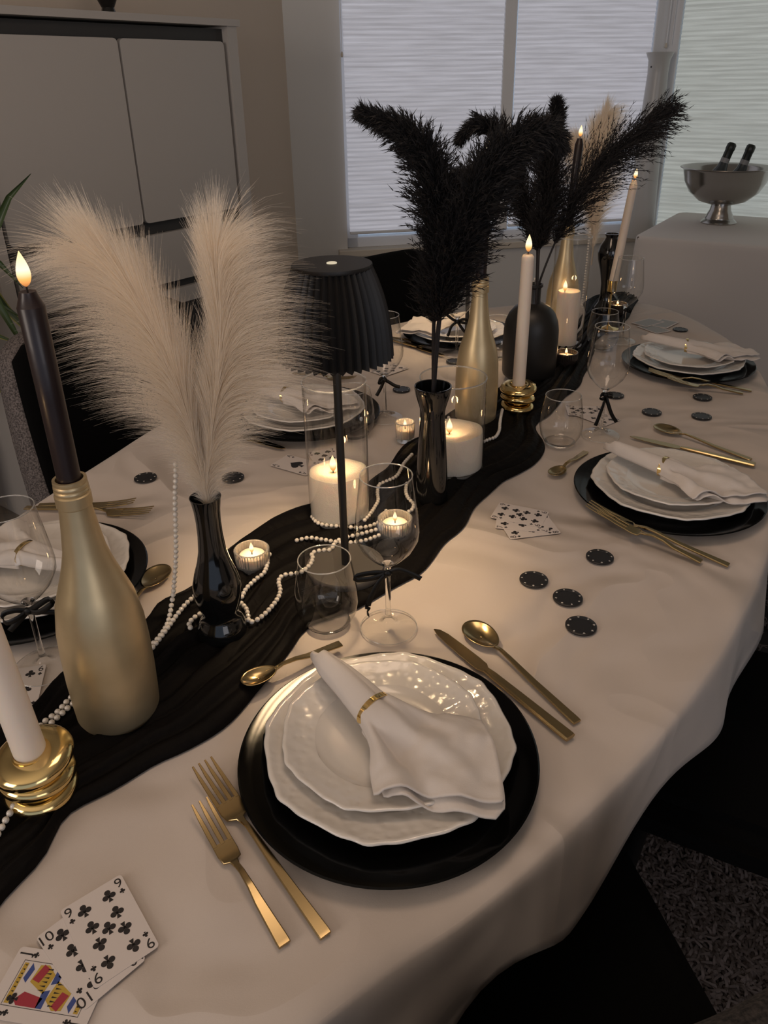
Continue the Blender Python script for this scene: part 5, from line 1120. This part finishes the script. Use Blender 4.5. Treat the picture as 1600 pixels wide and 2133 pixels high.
def card(label, c, rank, suit, z, four=True):
    x, y, ang = c; t = thing('playing_card', label, 'playing card', (x, y, z), R(ang - 90))
    r = .0035; pts = []
    for cx, cy, a0 in ((CWd / 2 - r, CHt / 2 - r, 0), (-CWd / 2 + r, CHt / 2 - r, 90), (-CWd / 2 + r, -CHt / 2 + r, 180), (CWd / 2 - r, -CHt / 2 + r, 270)):
        for k in range(6): a = R(a0 + 18 * k); pts.append((cx + r * math.cos(a), cy + r * math.sin(a)))
    n = len(pts); vs = [(px, py, 0) for px, py in pts] + [(px, py, .0004) for px, py in pts]
    obj('card_sheet', me_from(vs, [tuple(range(n - 1, -1, -1)), tuple(range(n, 2 * n))] + [(i, (i + 1) % n, (i + 1) % n + n, i + n) for i in range(n)]), M_card, t, smooth=False)
    zt_ = .00048
    if rank == 'back':
        obj('back_print', polys_mesh([[(-.024, -.039), (.024, -.039), (.024, .039), (-.024, .039)]], zt_), M_greyink, t, smooth=False); return
    cols = [(-.0235, .0365), (.0235, .0365), (-.0235, -.0365), (.0235, -.0365)]
    tm = text_mesh(rank, .0145, M_ink)
    for i, (ix, iy) in enumerate(cols):
        rr = 0 if iy > 0 else PI
        obj('index', tm, None, t, smooth=False, loc=(ix, iy, zt_), rot=(0, 0, rr))
        obj('pip', polys_mesh([[(px + ix, py + iy - .0095 * (1 if iy > 0 else -1)) for px, py in [(a if iy > 0 else -a, b if iy > 0 else -b) for a, b in pl]] for pl in suit_pts(suit, .0030)], zt_), M_ink, t, smooth=False)
    big = .016 if rank == 'A' else .0072
    for px_, py_ in PIPS[rank]:
        cx, cy = px_ * .0115, py_ * .0098 * 1.02; sg = 1 if py_ >= 0 else -1
        obj('pip', polys_mesh([[(cx + a * sg, cy + b * sg) for a, b in pl] for pl in suit_pts(suit, big)], zt_), M_ink, t, smooth=False)
    if rank == 'J':     # plain patchwork picture panel
        fr = .0185; fh = .0345
        def patch(pts_, m, zz): obj('print_patch', polys_mesh([pts_], zz), m, t, smooth=False)
        obj('print_frame', polys_mesh([[(-fr, -fh), (fr, -fh), (fr, -fh + .0004), (-fr, -fh + .0004)], [(-fr, fh - .0004), (fr, fh - .0004), (fr, fh), (-fr, fh)], [(-fr, -fh), (-fr + .0004, -fh), (-fr + .0004, fh), (-fr, fh)], [(fr - .0004, -fh), (fr, -fh), (fr, fh), (fr - .0004, fh)]], zt_ + .0001), M_ink, t, smooth=False)
        for sg in (1, -1):
            g = lambda P: [(a * sg, b * sg) for a, b in P]
            patch(g([(-.017, .004), (-.009, .002), (-.006, .020), (-.013, .026), (-.017, .022)]), M_red, zt_)
            patch(g([(-.006, .004), (.010, .001), (.017, .010), (.016, .018), (.002, .020)]), M_yel, zt_)
            patch(g([(.002, .012), (.014, .008), (.017, .0145), (.004, .019)]), M_red, zt_ + .0001)
            patch(g([(-.017, -.001), (-.002, -.001), (-.004, .005), (-.017, .0045)]), M_blu, zt_)
            patch(g([(-.0165, .029), (.0165, .029), (.0165, .033), (-.0165, .033)]), M_yel, zt_)
            patch(g([(.0005, .0235), (.012, .0215), (.017, .0255), (.004, .0275)]), M_blu, zt_)
            for q in range(9): patch(g([(-.015 + q * .0036, .0298), (-.0135 + q * .0036, .0298), (-.0142 + q * .0036, .0322)]), M_ink, zt_ + .0001)
            for q in range(6): patch(g([(-.004 + q * .0034, .0052), (-.0025 + q * .0034, .0050), (-.0034 + q * .0034, .0105)]), M_ink, zt_ + .0001)
        obj('pip', polys_mesh([[(a - .0125, b + .0275) for a, b in pl] for pl in suit_pts(suit, .0052)], zt_ + .0002), M_ink, t, smooth=False)
        obj('pip', polys_mesh([[(-a + .0125, -b - .0275) for a, b in pl] for pl in suit_pts(suit, .0052)], zt_ + .0002), M_ink, t, smooth=False)
CD = DATA['cards']; Z0 = .7513
card('jack of clubs at the bottom left corner, lowest of its fan', CD['jack'], 'J', 'club', Z0)
card('ten of clubs between the jack and the nine in the bottom left fan', CD['ten'], '10', 'club', Z0 + .0006)
card('nine of clubs on top of the bottom left fan', CD['nine'], '9', 'club', Z0 + .0012)
card('eight of clubs, lowest card of the fan left of the right forks', CD['r8'], '8', 'club', Z0)
card('seven of clubs in the middle of the fan left of the right forks', CD['r7'], '7', 'club', Z0 + .0006)
card('nine of clubs on top of the fan left of the right forks', CD['r9'], '9', 'club', Z0 + .0012)
card('eight of clubs seen through the stemless glass and ribbon glass', CD['c2'], '8', 'club', Z0)
card('ten of clubs lying behind the hanging ribbon', CD['c1'], '10', 'club', Z0 + .0006)
card('five card at the left edge behind the white candle', CD['l5'], '5', 'club', Z0)
card('six card at the left edge behind the white candle', CD['l6'], '6', 'club', Z0 + .0006)
card('card lying behind the tall glass cylinder beside the ace', CD['ace2'], '7', 'spade', Z0)
card('ace of spades left of the tall glass cylinder', CD['ace'], 'A', 'spade', Z0 + .0006)
card('seven of spades under the wine glass behind the lamp shade', CD['s7'], '7', 'spade', Z0)
card('eight of spades near the far left wine glass', CD['s8'], '8', 'spade', Z0 + .0006)
card('pale card in the far right fan, partly under the others', CD['f3'], 'back', 'spade', Z0)
card('pale card in the far right fan, nearest the black chip', CD['f2'], 'back', 'spade', Z0 + .0006)
card('pale card on top of the far right fan', CD['f1'], 'back', 'spade', Z0 + .0012)

# ------------------------------------------------------------------ pearls
def sphere_me(r, u=14, v=9):
    b = bmesh.new(); bmesh.ops.create_uvsphere(b, u_segments=u, v_segments=v, radius=r); me = bpy.data.meshes.new('pearl'); b.to_mesh(me); b.free()
    me.materials.append(M_pearl); me.polygons.foreach_set('use_smooth', [True] * len(me.polygons)); return me
PM = sphere_me(.0036)
def pearls(label, paths, step=.0083, zoff=0.0):
    allp = [catmull([(x, y, z + zoff) for x, y, z in p], 8) for p in paths]
    t = thing('pearl_string', label, 'pearl string', tuple(allp[0][0]), group='strings of pearls on the runner'); org = allp[0][0]
    n = 0
    for P in allp:
        pts = resample(P, step=step)
        for q in pts:
            if n >= 299: break
            o = bpy.data.objects.new('pearl', PM); C.objects.link(o); o.parent = t; o.location = q - org; n += 1
        obj('thread', tube([q - org for q in pts], .0003, 4), M_pearl, t)
pearls('pearl string hanging from the cream plume past the nearest gold bottle', [DATA['hang1'] + DATA['p_a'][1:]], zoff=-.003)
pearls('second pearl string running beside the hanging one to the gold ring holder', [DATA['p_b']], zoff=-.003)
pearls('short end of a pearl string left of the slim black vase foot', [DATA['p_c']], zoff=-.004)
pearls('pearl string winding from the slim black vase to the near stemless glass', [DATA['p_d']], zoff=-.004)
pearls('pearl string beside the ribbed tealight glass', [DATA['p_e']], zoff=-.004)
pearls('pearl string lying straight across the runner behind the near lamp', [DATA['p_f']], zoff=-.004)
pearls('pearl string curving round the foot of the tall glass cylinder', [DATA['p_g']], zoff=-.002)
pearls('pearl string from the funnel-necked vase into the nearest wine glass view', [DATA['p_h'], DATA['p_i']], zoff=-.002)
pearls('pearl string at the foot of the middle gold bottle', [DATA['p_j'], DATA['p_k']], zoff=-.002)
pearls('pearl string hanging from the far cream plume beside the farthest bottle', [DATA['hang2'] + DATA['p_l'][1:]])
pearls('few pearls hanging over the lip of the round-shouldered black vase', [DATA['hang3']])
